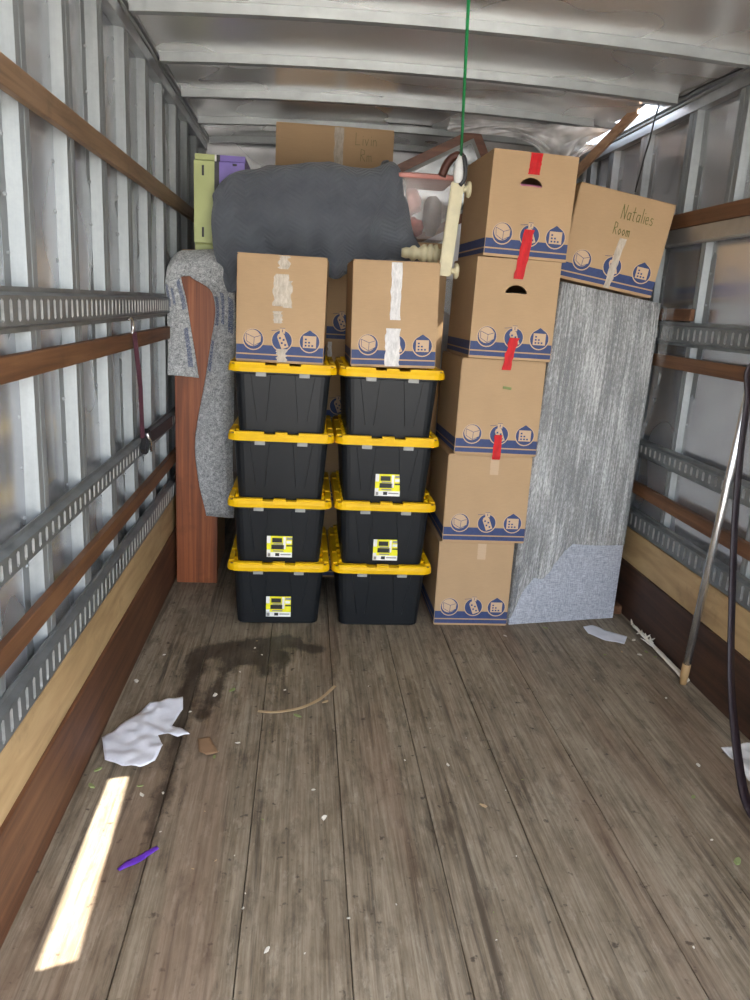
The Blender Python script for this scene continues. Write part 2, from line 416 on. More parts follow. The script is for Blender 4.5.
def floor():
    root = struct('floor', 'worn laminated wooden truck floor with dark spill')
    sub = obj('floor_base', bbox(XL - .07, XR + .07, YB, YF, -.08, -.03), 'black_in', root)
    xs = [XL - .03, -.38, -.113, .148, .414, .680, .945, 1.21, 1.475, XR + .03]
    rr = random.Random(3)
    for i in range(9):
        cuts = [YB, YF]
        if i == 5: cuts = [YB, 2.01, YF]
        elif i == 2: cuts = [YB, .8, YF]
        elif i == 7: cuts = [YB, 3.05, YF]
        elif i == 3: cuts = [YB, 4.1, YF]
        for y0, y1 in zip(cuts, cuts[1:]):
            dz = rr.uniform(-.0015, 0)
            b = bbox(xs[i] + .0012, xs[i + 1] - .0012, y0 + .001, y1 - .001, -.03, dz, .0014, 1)
            obj('floor_plank', b, 'floor', root)
floor()

# --- logistic track: flanged steel channel with a row of slots
def track_mesh(y0, y1, z0, z1, sgn):
    """front face at local x = 0, wall on the -x side when sgn = +1"""
    bm = bmesh.new(); H = z1 - z0; pitch = .0508; n = int((y1 - y0) / pitch)
    zl = [0, .012, .019, .026, H - .026, H - .019, H - .012, H]; dep = [-.018, -.018, 0, 0, 0, 0, -.018, -.018]
    def P(y, k): return (sgn * dep[k], y, z0 + zl[k])
    def F(pts, mi=0):
        vs = [bm.verts.new(p) for p in pts]
        if sgn < 0: vs = vs[::-1]
        bm.faces.new(vs).material_index = mi
    for k in (0, 1, 2, 4, 5, 6):
        F([P(y0, k), P(y0 + n * pitch, k), P(y0 + n * pitch, k + 1), P(y0, k + 1)])
    F([P(y0, 0)[:2] + (z0,), (-.022 * sgn, y0, z0), (-.022 * sgn, y0 + n * pitch, z0), P(y0 + n * pitch, 0)])
    F([P(y0, 7), P(y0 + n * pitch, 7), (-.022 * sgn, y0 + n * pitch, z1), (-.022 * sgn, y0, z1)])
    a, b = z0 + zl[3], z0 + zl[4]
    for i in range(n):
        y = y0 + i * pitch; s0, s1 = y + .016, y + .034
        F([(0, y, a), (0, s0, a), (0, s0, b), (0, y, b)])
        F([(0, s1, a), (0, y + pitch, a), (0, y + pitch, b), (0, s1, b)])
        r = .005; ww = .0145 * sgn; md = (s0 + s1) / 2
        # rounded slot ends
        F([(0, s0, a), (0, md, a), (0, s0, a + r)]); F([(0, md, a), (0, s1, a), (0, s1, a + r)])
        F([(0, s0, b - r), (0, md, b), (0, s0, b)]); F([(0, s1, b - r), (0, s1, b), (0, md, b)])
        loop = [(s0, a + r), (md, a), (s1, a + r), (s1, b - r), (md, b), (s0, b - r)]
        for (ya, za), (yb, zb) in zip(loop, loop[1:] + loop[:1]):
            F([(0, yb, zb), (0, ya, za), (-ww, ya, za), (-ww, yb, zb)], 1)
    return bm
def track(root, sgn, X, z, name='cargo_track'):
    o = obj(name, track_mesh(YB, YF, z[0], z[1], sgn), ['track', 'track_in'], root); o.location.x = X
    return o

def post(root, X, sgn, yc, z0, z1, hw=.036, mat='galv', depth=.034):
    # hat section: flange, side, web, side, flange
    prof = [(-hw - .055, 0), (-hw - .012, 0), (-hw, depth), (-.004, depth), (0, depth - .003), (.004, depth), (hw, depth), (hw + .012, 0), (hw + .04, 0)]
    bm = bmesh.new(); th = .002
    outer = [(X + sgn * (d), yc + y) for y, d in prof]; inner = [(X + sgn * (d - th), yc + y) for y, d in prof]
    ring = outer + inner[::-1]
    if sgn < 0: ring = ring[::-1]
    loft(bm, [[(x, y, z0) for x, y in ring], [(x, y, z1) for x, y in ring]])
    # rivets up the web
    k = z0 + .08
    while k < z1:
        vs = bmesh.ops.create_uvsphere(bm, u_segments=6, v_segments=4, radius=.006, matrix=Matrix.Translation((X + sgn * .001, yc - hw - .028, k)))
        k += .13
    return obj('post', bm, mat, root)

def panel(root, X, sgn, y0, y1, z0, z1, seed, mat='sheet'):
    bm = bmesh.new(); ny, nz = 5, 18; g = []
    for j in range(nz + 1):
        row = []
        for i in range(ny + 1):
            y = y0 + (y1 - y0) * i / ny; z = z0 + (z1 - z0) * j / nz
            e = math.sin(math.pi * i / ny)
            d = e * .010 * noise.noise(Vector((seed * 3.1, y * 3, z * 1.7)))
            row.append(bm.verts.new((X + sgn * d, y, z)))
        g.append(row)
    for j in range(nz):
        for i in range(ny):
            q = [g[j][i], g[j][i + 1], g[j + 1][i + 1], g[j + 1][i]]
            bm.faces.new(q if sgn > 0 else q[::-1])
    return obj('side_panel', bm, mat, root, True)

def side_wall(name, X, sgn, label):
    root = struct(name, label)
    Xs = X - sgn * .058                     # sheet plane
    Xo = lambda a, b: (min(X - sgn * a, X - sgn * b), max(X - sgn * a, X - sgn * b))
    left = sgn > 0
    obj('outer_skin', bbox(*Xo(.070, .066), YB, YF, -.08, ZR + .04), 'header', root)
    step = .37
    if left:
        ys = [2.032 + step * k for k in range(-6, 10)]
        for y in ys: post(root, Xs, sgn, y, Z['kick'] + .02, 2.40)
    else:
        ys = [y for y in (-.2, .2, .6, 1.0, 1.4, 1.8, 2.2, 2.58, 2.78, 3.165, 3.585, 4.10, 4.21, 4.53, 4.88, 5.2)]
        for y in (-.2, .2, .6, 1.0, 1.4, 1.8, 2.2, 2.6, 2.78, 3.165, 3.585, 4.10, 4.53, 4.88, 5.2): post(root, Xs, sgn, y, 1.80, 2.40)
        for y in (-.1, .35, .8, 1.25, 1.7, 2.15, 2.64, 3.33, 3.78, 4.25, 4.7, 5.15): post(root, Xs, sgn, y, .29, 1.80, hw=.02, depth=.026)
    # side sheets, one per bay
    k = 0; y = YB
    while y < YF - .01:
        y2 = min(y + step, YF)
        panel(root, Xs, sgn, y, y2, 0, ZR, k + (0 if left else 40)); y = y2; k += 1
    # kick board, plywood strip
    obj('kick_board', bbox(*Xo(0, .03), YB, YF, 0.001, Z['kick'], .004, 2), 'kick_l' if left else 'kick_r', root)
    obj('plywood_strip', bbox(*Xo(.010, .026), YB, YF, Z['kick'], Z['e3'][0], .0015, 1), 'ply', root)
    for e in ('e3', 'e2', 'e1'): track(root, sgn, X, Z[e])
    rr = random.Random(5 if left else 6)
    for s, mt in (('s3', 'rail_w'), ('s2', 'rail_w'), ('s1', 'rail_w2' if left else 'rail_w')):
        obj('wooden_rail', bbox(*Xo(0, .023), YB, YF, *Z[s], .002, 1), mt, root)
    if not left:
        obj('steel_band', bbox(*Xo(.006, .024), YB, YF, 1.795, 1.868, .003, 2), 'header', root)
        bm = bmesh.new(); tube(bm, [(X - .004, YB, 1.796), (X - .004, YF, 1.796)], .007, 8); obj('band_bead', bm, 'bow', root, True)
        obj('short_rail', bbox(*Xo(.002, .024), 3.30, 3.62, 1.468, 1.520, .003, 1), 'rail_w', root)
    # header rail under the roof: lower band, bead, upper lip
    obj('header_rail', bbox(*Xo(.016, .058), YB, YF, Z['hdr'], 2.425, .003, 2), 'header', root)
    bm = bmesh.new(); tube(bm, [(X - sgn * .014, YB, 2.415), (X - sgn * .014, YF, 2.415)], .008, 8); obj('header_bead', bm, 'bow', root, True)
    obj('header_lip', bbox(*Xo(-.004, .058), YB, YF, 2.425, ZR, .004, 2), 'header', root)
    return root
wl = side_wall('wall_left', XL, 1, 'corrugated metal side wall of truck box with lime and violet case beside it')
wl['label'] = 'metal truck wall with white posts, slotted tracks and wooden rails, red strap hooked on'
wr = side_wall('wall_right', XR, -1, 'metal truck wall with slotted tracks, wooden rails and dark kick board, steel bar leaning')

wf = struct('wall_front', 'grey sheet metal front wall behind the stacked boxes')
for i in range(4):
    x0 = XL - .06 + i * .605
    bm = bmesh.new(); g = []
    for j in range(13):
        row = []
        for k in range(7):
            x = x0 + .605 * k / 6; z = ZR * 1.015 * j / 12
            row.append(bm.verts.new((x, YF + .012 * noise.noise(Vector((x * 4, 9, z * 3))), z)))
        g.append(row)
    for j in range(12):
        for k in range(6): bm.faces.new((g[j][k], g[j][k + 1], g[j + 1][k + 1], g[j + 1][k]))
    obj('front_panel', bm, 'front', wf, True)
obj('front_backing', bbox(XL - .07, XR + .07, YF + .03, YF + .05, -.08, ZR + .03), 'header', wf)

# --- roof: crowned bows and wavy reflective sheets; a daylight gap at the right edge
rf = struct('ceiling', 'reflective crinkled aluminium roof sheets on galvanised bows')
BOWS = [-.30, .18, .76, 1.98, 2.50, 3.08, 3.66, 4.24, 4.83, 5.36]
def bow(y, x0, x1):
    bm = bmesh.new(); n = 24; rings = []
    # Z-shaped channel: lower lip, web, upper flange
    prof = [(-.015, -.001), (-.015, -.034), (.015, -.034), (.015, -.001)]
    for i in range(n + 1):
        x = x0 + (x1 - x0) * i / n; zc = crown(x)
        rings.append([(x, y + a, zc + b) for a, b in prof])
    loft(bm, rings)
    rings = []
    for i in range(n + 1):
        x = x0 + (x1 - x0) * i / n; zc = crown(x)
        rings.append([(x, y + a, zc + b) for a, b in ((-.021, -.034), (-.021, -.039), (.019, -.039), (.019, -.034))])
    loft(bm, rings)
    return obj('roof_bow', bm, 'bow', rf)
for y in BOWS: bow(y, XL + .004, 1.45 if abs(y - 4.24) < .01 else XR - .03)
SLOT = [(-.549, 1.447), (-.472, 1.472), (-.507, 2.168), (-.564, 2.153)]
SLOT = [(x + 2.04 * (ZR + .02) / 2.46, y - .30 * (ZR + .02) / 2.46) for x, y in SLOT]
def roof_sheet(y0, y1, x0, x1, seed, amp=.009):
    bm = bmesh.new(); nx, ny = 40, 10; g = []
    for j in range(ny + 1):
        row = []
        for i in range(nx + 1):
            x = x0 + (x1 - x0) * i / nx; y = y0 + (y1 - y0) * j / ny
            e = math.sin(math.pi * j / ny)
            d = e * (amp * noise.noise(Vector((x * 1.1, y * 2.4, seed))) + amp * .25 * noise.noise(Vector((x * 3, y * 5, seed + 9))) - amp * .5)
            row.append(bm.verts.new((x, y, crown(x) + d)))
        g.append(row)
    for j in range(ny):
        for i in range(nx): bm.faces.new((g[j][i], g[j + 1][i], g[j + 1][i + 1], g[j][i + 1]))
    return obj('roof_panel', bm, 'roof', rf, True)
yy = [YB] + BOWS[1:-1] + [YF]
for i, (y0, y1) in enumerate(zip(yy, yy[1:])):
    if abs(y0 - .76) < .01:      # bay with an unseen slot, shaped to lay the strip of sun on the floor
        bm = bmesh.new()
        outer = [bm.verts.new((x, y, crown(x) if 0 else ZR + .02)) for x, y in ((XL - .06, y0), (XR + .06, y0), (XR + .06, y1), (XL - .06, y1))]
        inner = [bm.verts.new((x, y, ZR + .02)) for x, y in SLOT]
        ed = [bm.edges.new((r[k], r[(k + 1) % 4])) for r in (outer, inner) for k in range(4)]
        bmesh.ops.triangle_fill(bm, use_beauty=True, use_dissolve=False, edges=ed)
        obj('roof_panel', bm, 'roof', rf)
    elif abs(y0 - 3.66) < .01:
        roof_sheet(y0, 3.86, XL - .06, XR + .06, i); roof_sheet(3.86, y1, XL - .06, 1.565, i, .012)
    elif abs(y0 - 4.24) < .01: roof_sheet(y0, y1 - .06, XL - .06, 1.60, i, .014); roof_sheet(y1 - .06, y1, XL - .06, XR + .06, i)
    else: roof_sheet(y0, y1, XL - .06, XR + .06, i)
gr = obj('ground', bbox(-40, 40, -40, 40, -1.05, -.95), 'concrete'); gr['kind'] = 'structure'

# ------------------------------------------------------------------ cartons
def stroke_text(bm, strokes, w, y, mi=0):
    """pen strokes as flat thin strips on the front face"""
    for st in strokes:
        for (x0, z0), (x1, z1) in zip(st, st[1:]):
            d = Vector((x1 - x0, 0, z1 - z0))
            if d.length < 1e-6: continue
            n = Vector((-d.z, 0, d.x)).normalized() * w / 2; e = d.normalized() * w * .3
            a = Vector((x0, y, z0)) - e; b = Vector((x1, y, z1)) + e
            poly(bm, [a - n, b - n, b + n, a + n], mi)
G = {'N': [[(0, 0), (.05, 1), (.5, 0), (.6, 1)]], 'a': [[(.45, .5), (.1, .5), (0, .2), (.15, 0), (.4, .1), (.45, .5), (.45, 0)]],
     't': [[(.2, .95), (.2, .05), (.35, 0)], [(0, .6), (.45, .62)]], 'l': [[(.1, 1), (.1, 0)]], 'i': [[(.1, .5), (.1, 0)], [(.1, .7), (.1, .74)]],
     'e': [[(0, .25), (.4, .28), (.3, .5), (.05, .45), (0, .15), (.2, 0), (.42, .06)]], 's': [[(.4, .45), (.15, .5), (.05, .35), (.4, .18), (.3, 0), (0, .04)]],
     'R': [[(0, 0), (.02, 1), (.4, .9), (.42, .6), (.05, .5), (.5, 0)]], 'o': [[(.2, .5), (0, .25), (.2, 0), (.42, .25), (.2, .5)]],
     'm': [[(0, 0), (0, .5)], [(0, .4), (.2, .5), (.25, 0)], [(.25, .4), (.45, .5), (.5, 0)]], 'L': [[(.02, 1), (0, 0), (.5, .02)]],
     'v': [[(0, .5), (.2, 0), (.4, .55)]], 'n': [[(0, 0), (0, .5)], [(0, .38), (.25, .5), (.35, .3), (.35, 0)]], 'g': [[(.4, .5), (.1, .5), (0, .2), (.2, 0), (.4, .15), (.4, .5), (.4, -.35), (.05, -.35)]]}
def write(word, x, z, size, xs=1.0, slope=0):
    out = []
    for ch in word:
        for st in G[ch]: out.append([(x + px_ * size * xs, z + pz_ * size + slope * px_ * size) for px_, pz_ in st])
        wd = max(px_ for st in G[ch] for px_, _ in st) + .22
        x += wd * size * xs; z += slope * wd * size
    return out

def disc(bm, cx, cz, r, y, mi, n=24, sz=1):
    poly(bm, [(cx + r * math.cos(k * 6.2832 / n), y, cz + r * sz * math.sin(k * 6.2832 / n)) for k in range(n)], mi)
def rectp(bm, x0, x1, z0, z1, y, mi): poly(bm, [(x0, y, z0), (x1, y, z0), (x1, y, z1), (x0, y, z1)], mi)
def seg(bm, a, b, w, y, mi):
    d = Vector((b[0] - a[0], b[1] - a[1])); n = Vector((-d.y, d.x)).normalized() * w / 2
    poly(bm, [(a[0] - n.x, y, a[1] - n.y), (b[0] - n.x, y, b[1] - n.y), (b[0] + n.x, y, b[1] + n.y), (a[0] + n.x, y, a[1] + n.y)], mi)

def face_print(bm, w, y, icons=True):
    """two printed bands and three round pictograms on a face lying in the plane y"""
    h = w / 2 - .002
    rectp(bm, -h, h, .011, .030, y - .0004, 0); rectp(bm, -h, h, .036, .072, y - .0004, 0)
    if not icons: return
    y1, y2, y3, y4 = y - .0008, y - .0012, y - .0016, y - .0020
    cz = .094
    for k, cx in enumerate((-.112 * w / .37, .008, .124 * w / .37)):
        disc(bm, cx, cz, .0455, y1, 1); disc(bm, cx, cz + .001, .0415, y2, 0)
        if k == 0:      # open carton
            disc(bm, cx - .003, cz + .006, .0345, y3, 1)
            hx = [(-.030, .018), (.004, .030), (.034, .014), (.032, -.014), (.002, -.030), (-.028, -.012)]
            poly(bm, [(cx + a, y4, cz + .004 + b) for a, b in hx], 1)
            c0 = (cx + .004, cz + .008)
            for a, b in (((-.030, .022), (.004, .008)), ((.034, .018), (.004, .008)), ((.002, -.026), (.004, .008)), ((-.030, .022), (-.028, -.008)), ((.034, .018), (.032, -.010)), ((-.028, -.008), (.002, -.026)), ((.002, -.026), (.032, -.010))):
                seg(bm, (cx + a[0], cz + a[1]), (cx + b[0], cz + b[1]), .0022, y4 - .0004, 0)
        elif k == 1:    # tag on a hook
            def rot(a, b, t=.38): return (cx + .003 + a * math.cos(t) - b * math.sin(t), cz - .002 + a * math.sin(t) + b * math.cos(t))
            poly(bm, [(q[0], y3, q[1]) for q in (rot(-.016, -.030), rot(.016, -.030), rot(.016, .024), rot(.008, .034), rot(-.008, .034), rot(-.016, .024))], 1)
            for a, b in ((-.006, .016), (.006, .004), (-.006, -.006), (.005, -.018)):
                q = rot(a, b); rectp(bm, q[0] - .004, q[0] + .004, q[1] - .004, q[1] + .004, y4, 0)
            rectp(bm, cx - .010, cx + .012, cz + .030, cz + .052, y3, 1); seg(bm, (cx - .010, cz + .052), (cx + .012, cz + .052), .002, y4, 0)
            seg(bm, (cx + .001, cz + .035), (cx + .001, cz + .047), .003, y4, 0); seg(bm, (cx - .045, cz + .040), (cx - .012, cz + .044), .002, y4, 0)
        else:           # clipboard
            poly(bm, [(cx - .030, y3, cz + .030), (cx + .030, y3, cz + .030), (cx, y3, cz + .050)], 0)
            rectp(bm, cx - .028, cx + .028, cz - .024, cz + .026, y3, 1)
            for r_ in range(3):
                for c_ in range(3 - (2 - r_) if r_ < 2 else 3):
                    rectp(bm, cx - .020 + c_ * .014, cx - .012 + c_ * .014, cz + .008 - r_ * .013, cz + .015 - r_ * .013, y4, 0)
def rot_copy(bm_src, ang):
    bmesh.ops.rotate(bm_src, verts=bm_src.verts, cent=(0, 0, 0), matrix=Matrix.Rotation(ang, 3, 'Z'))

def carton(name, loc, w, d, h, rot=(0, 0, 0), hole=None, printed=True, hollow_mat='black_in', sag=0):
    """loc = centre of the base; front faces -y"""
    root = empty(name, loc, rot)
    bm = bmesh.new()
    if hole:
        hw, hd = w / 2, d / 2; th = .005
        ov = [bm.verts.new(p) for p in ((-hw, -hd, 0), (hw, -hd, 0), (hw, -hd, h), (-hw, -hd, h))]
        zc = h - hole[1]; n = 20; hp = []
        for k in range(n):
            a = k * 6.2832 / n; x = .048 * math.cos(a); z = .017 * math.sin(a) + (.014 * (1 - (x / .048) ** 2) - .006)
            hp.append((x + hole[0], -hd, zc + z))
        iv = [bm.verts.new(p) for p in hp]
        ed = [bm.edges.new((ov[k], ov[(k + 1) % 4])) for k in range(4)] + [bm.edges.new((iv[k], iv[(k + 1) % n])) for k in range(n)]
        bmesh.ops.triangle_fill(bm, use_beauty=True, use_dissolve=False, edges=ed)
        bk = [bm.verts.new(p) for p in ((-hw, hd, 0), (hw, hd, 0), (hw, hd, h), (-hw, hd, h))]
        for a, b in ((0, 1), (1, 2), (2, 3), (3, 0)): bm.faces.new((ov[b], ov[a], bk[a], bk[b]))
        bm.faces.new((bk[1], bk[0], bk[3], bk[2]))
        i2 = [bm.verts.new((p[0], p[1] + th, p[2])) for p in hp]
        for k in range(n): bm.faces.new((iv[k], iv[(k + 1) % n], i2[(k + 1) % n], i2[k]))
        bmesh.ops.recalc_face_normals(bm, faces=bm.faces)
    else:
        box(bm, -w / 2, w / 2, -d / 2, d / 2, 0, h)
        bmesh.ops.bevel(bm, geom=list(bm.edges), offset=.004, segments=2, affect='EDGES')
    obj('carton_body', bm, 'kraft', root)
    if hole and hole[2]:
        obj('hole_filler', bbox(hole[0] - .08, hole[0] + .08, -d / 2 + .03, -d / 2 + .06, h - hole[1] - .05, h - hole[1] + (.004 if hole[2] == 'pink' else -.004), .01), hole[2], root)  # pink cloth in one hole; near-black block paints the other's shaded inside
    # top flaps meeting at the middle seam
    obj('flap', bbox(-w / 2 + .001, -.0012, -d / 2 + .001, d / 2 - .001, h, h + .003), 'kraft', root)
    obj('flap', bbox(.0012, w / 2 - .001, -d / 2 + .001, d / 2 - .001, h, h + .003), 'kraft', root)
    if printed:
        bm = bmesh.new(); face_print(bm, w, -d / 2)
        obj('front_print', bm, ['blue', 'kraft_print'], root)
        bm = bmesh.new(); face_print(bm, d, -w / 2, False); rot_copy(bm, -math.pi / 2)
        obj('side_print', bm, ['blue', 'kraft_print'], root)
        bm = bmesh.new(); face_print(bm, d, -w / 2, False); rot_copy(bm, math.pi / 2)
        obj('side_print', bm, ['blue', 'kraft_print'], root)
    return root
def strip(root, name, x0, x1, z0, z1, d, mat, rough_edge=.004, y_off=.0028, n=10, seed=1, lean=0):
    rr = random.Random(seed); bm = bmesh.new(); L_, R2 = [], []
    for k in range(n + 1):
        z = z0 + (z1 - z0) * k / n; s = lean * k / n
        yo = -d / 2 - y_off - abs(rr.gauss(0, .0012))
        L_.append(bm.verts.new((x0 + s + rr.uniform(-1, 1) * rough_edge, yo, z))); R2.append(bm.verts.new((x1 + s + rr.uniform(-1, 1) * rough_edge, yo - .0004, z)))
    for k in range(n): bm.faces.new((L_[k], R2[k], R2[k + 1], L_[k + 1]))
    o = obj(name, bm, mat, root, True); return o

BD = .46   # usual carton depth
# right-hand tower, bottom to top
tower = []
spec = [(.827, 3.372, 0, .356, .415, 0, 0, None), (.853, 3.368, .418, .388, .412, 0, 0, None), (.866, 3.366, .833, .380, .424, .010, .02, None),
        (.888, 3.366, 1.262, .370, .420, .012, .03, (-.002, .128, 'black_in')), (.910, 3.366, 1.688, .366, .418, .022, .045, (-.010, .120, 'pink'))]
lab = ['brown moving carton with blue bands, bottom of the tower beside the wrapped panel',
       'brown moving carton with blue bands, second from floor in the carton tower',
       'brown moving carton in the tower with red tape and a small green scrap',
       'brown moving carton in the tower with a black hand hole and red tape',
       'topmost carton of the tower, with red tape and pink showing in its hand hole']
for (x, y, z, w_, h_, ry, rz, hole), lb in zip(spec, lab):
    c_ = carton('moving_carton', (x, y + BD / 2, z), w_, BD, h_, (0, ry, rz), hole)
    tag(c_, lb, 'cardboard box', 'moving cartons with blue bands'); tower.append(c_)
strip(tower[0], 'tape', .004, .044, .335, .412, BD, 'kraft_print', .001)
strip(tower[1], 'tape', .000, .040, .325, .410, BD, 'kraft_print', .001)
obj('paper_scrap', bbox(-.035, .005, -BD / 2 - .006, -BD / 2 - .002, .300, .312, .002), 'chip_g', tower[2]).rotation_euler = (0, .12, 0)
# red tape
strip(tower[4], 'red_tape', -.030, .020, .335, .419, BD, 'tape_red', .002, seed=3, lean=.004)
strip(tower[4], 'red_tape', -.042, .002, -.085, .118, BD, 'tape_red', .003, y_off=.006, seed=4, lean=.022)
strip(tower[3], 'red_tape', -.036, .004, -.045, .095, BD, 'tape_red', .004, y_off=.008, seed=5, lean=.026)
strip(tower[2], 'red_tape', -.014, .022, -.018, .095, BD, 'tape_red', .002, y_off=.006, seed=6)
# cartons on top of the totes
cl = carton('moving_carton', (-.098, 3.345 + .21, 1.196 + .006), .372, .42, .438, (0, .006, -.045))
tag(cl, 'brown carton with torn clear tape, on the totes beside the grey felt pad', 'cardboard box', 'moving cartons with blue bands')
strip(cl, 'clear_tape', -.030, .028, .235, .365, .42, 'tape_clear', .008, seed=8); strip(cl, 'clear_tape', .012, .044, .23, .34, .42, 'tape_clear', .006, y_off=.0045, seed=9)
strip(cl, 'clear_tape', -.030, .006, .165, .215, .42, 'tape_clear', .005, seed=10); strip(cl, 'clear_tape', -.012, .03, .005, .06, .42, 'tape_clear', .006, y_off=.005, seed=11)
strip(cl, 'clear_tape', -.012, .03, .385, .438, .42, 'tape_clear', .008, seed=12)
cr = carton('moving_carton', (.378, 3.345 + .21, 1.196 + .010), .368, .42, .438, (0, -.018, .01))
tag(cr, 'brown carton with white paper tape down its middle, on the totes', 'cardboard box', 'moving cartons with blue bands')
strip(cr, 'white_tape', -.022, .022, .20, .435, .42, 'tape_white', .003, seed=13); strip(cr, 'white_tape', -.038, .024, .006, .165, .42, 'tape_white', .004, y_off=.0045, seed=14)
# carton with a pencilled name on the wrapped panel
cn = carton('moving_carton', (1.333, 3.50 + .20, 1.594), .452, .40, .405, (0, .150, .02))
tag(cn, 'tilted brown carton with handwriting on it, lying on top of the wrapped panel', 'cardboard box', 'moving cartons with blue bands')
strip(cn, 'clear_tape', -.012, .020, .0, .22, .40, 'tape_clear', .003, seed=15, lean=.018)
bm = bmesh.new()
stroke_text(bm, write('Natalies', -.012, .300, .060, .55), .0036, -.2022); stroke_text(bm, write('Room', -.030, .232, .050, .6), .0036, -.2022)
obj('handwriting', bm, 'pen', cn)
# second row, glimpsed in the gap between the totes
mids = []
for k, (z, lb) in enumerate(((0, 'bottom carton behind the totes, in the dark gap between the two tote stacks'), (.425, 'second carton up behind the totes, in the gap between the tote stacks'),
                             (.85, 'carton with blue bands behind the upper totes, in the gap between the stacks'), (1.275, 'carton behind the two cartons that stand on the totes, under the dark blanket'))):
    c_ = carton('moving_carton', (.17, 4.0 + .21, z), .40, .42, .422)
    tag(c_, lb, 'cardboard box', 'moving cartons with blue bands'); mids.append(c_)
strip(mids[2], 'clear_tape', -.055, -.035, .30, .42, .42, 'tape_white', .003)
def tall(name, x0, x1, y0, y1, z0, z1, lb, printed=False):
    c_ = carton(name, ((x0 + x1) / 2, (y0 + y1) / 2, z0), x1 - x0, y1 - y0, z1 - z0, printed=printed)
    return tag(c_, lb, 'cardboard box')
tall('wardrobe_carton', -.27, -.04, 4.02, 4.42, 0, 1.693, 'tall plain carton behind the totes, in the dark beside the upright board')
tall('wardrobe_carton', .38, .70, 4.0, 4.40, 0, 1.775, 'tall plain carton behind the totes, under the clear tub with pink lid')
tall('wardrobe_carton', 1.12, 1.58, 3.94, 4.36, 0, 1.55, 'tall plain carton behind the silver wrapped panel')
bk = tall('storage_carton', -.19, .445, 4.50, 5.08, 0, 2.378, 'tall plain carton behind the dark blanket, close under the roof, faint pen writing')
strip(bk, 'clear_tape', -.005, .045, 1.95, 2.375, .58, 'tape_clear', .003, seed=21)
bm = bmesh.new(); stroke_text(bm, write('Livin', .11, 2.295, .06, .8), .0035, -.2922); stroke_text(bm, write('Rm', .14, 2.215, .06, .8), .0035, -.2922)
obj('handwriting', bm, 'pen_faint', bk)
cb = tall('covered_carton', -.28, .33, 3.92, 4.34, 1.70, 1.97, 'wide carton wholly covered by the dark quilted blanket')

# ------------------------------------------------------------------ totes
LW, LD, TP = .232, .33, .2968
def tote_meshes():
    me = {}
    bm = bmesh.new()
    loft(bm, [rrect(.178, .272, .03, 0), rrect(.186, .280, .035, .006), rrect(.204, .302, .04, .262), rrect(.212, .311, .04, .266), rrect(.212, .311, .04, .276)])
    bmesh.ops.recalc_face_normals(bm, faces=bm.faces); me['body'] = bm
    # lid
    bm = bmesh.new()
    rings = [rrect(LW - .012, LD - .012, .045, .272), rrect(LW, LD, .05, .274), rrect(LW, LD, .05, .290), rrect(LW - .004, LD - .004, .048, .303),
             rrect(LW - .022, LD - .022, .035, .304), rrect(LW - .028, LD - .028, .03, .2972), rrect(.02, .02, .01, .2972)]
    loft(bm, rings)
    for sy in (-1, 1):      # raised blocks along the ends
        y0, y1 = sorted((sy * (LD - .030), sy * (LD - .006)))
        for x0, x1 in ((-LW + .03, -.075), (-.027, .027), (.075, LW - .03)): box(bm, x0, x1, y0, y1, .300, .3125)
    for sx in (-1, 1):      # raised ribs and studs along the long sides
        x0, x1 = sorted((sx * (LW - .028), sx * (LW - .007)))
        for y0, y1 in ((-LD + .05, -.16), (-.12, .12), (.16, LD - .05)): box(bm, x0, x1, y0, y1, .300, .311)
        for k in range(7):
            cx, cy = sx * (LW - .040), -.24 + .08 * k
            loft(bm, [[(cx + r * math.cos(a * .7854), cy + r * math.sin(a * .7854), z) for a in range(8)] for r, z in ((.010, .297), (.010, .309), (.006, .312))])
    bmesh.ops.recalc_face_normals(bm, faces=bm.faces); me['lid'] = bm
    # tapered panels moulded into the end walls
    def fy(z): return -(.280 + (.302 - .280) * (z - .006) / .256)
    for s in (-1, 1):
        bm = bmesh.new()
        pts = [(-.042, .262), (.042, .262), (.018, .060), (-.018, .060)]
        cx = s * .094 
        fr = [(cx - s * 0 + a * 1.0 - s * (.262 - z) * .03, fy(z) - .0035, z) for a, z in pts]; bkk = [(q[0] + (.004 if a < 0 else -.004) * -1, fy(z) + .004, z) for q, (a, z) in zip(fr, pts)]
        loft(bm, [bkk, fr])
        bmesh.ops.recalc_face_normals(bm, faces=bm.faces); me['rib%d' % (s > 0)] = bm
    bm = bmesh.new()
    box(bm, -.022, .022, -.318, -.300, .255, .272)
    me['clips'] = bm
    bm = bmesh.new()
    for sx in (-1, 1):
        for sy in (-1, 1): disc_pts = loft(bm, [[(sx * (LW - .022) + .006 * math.cos(a * 1.047), sy * (LD - .022) + .006 * math.sin(a * 1.047), z) for a in range(6)] for z in (.303, .3052)])
    me['holes'] = bm  # black discs colour in the shade of small corner holes
    out = {}
    for k, b in me.items():
        mm = D.meshes.new('tote_' + k); b.normal_update(); b.to_mesh(mm); b.free(); out[k] = mm
    for k, mt in (('body', 'tote'), ('lid', 'yellow'), ('rib0', 'tote'), ('rib1', 'tote'), ('clips', 'clip'), ('holes', 'black_pl')): out[k].materials.append(M[mt])
    return out
TM = tote_meshes()
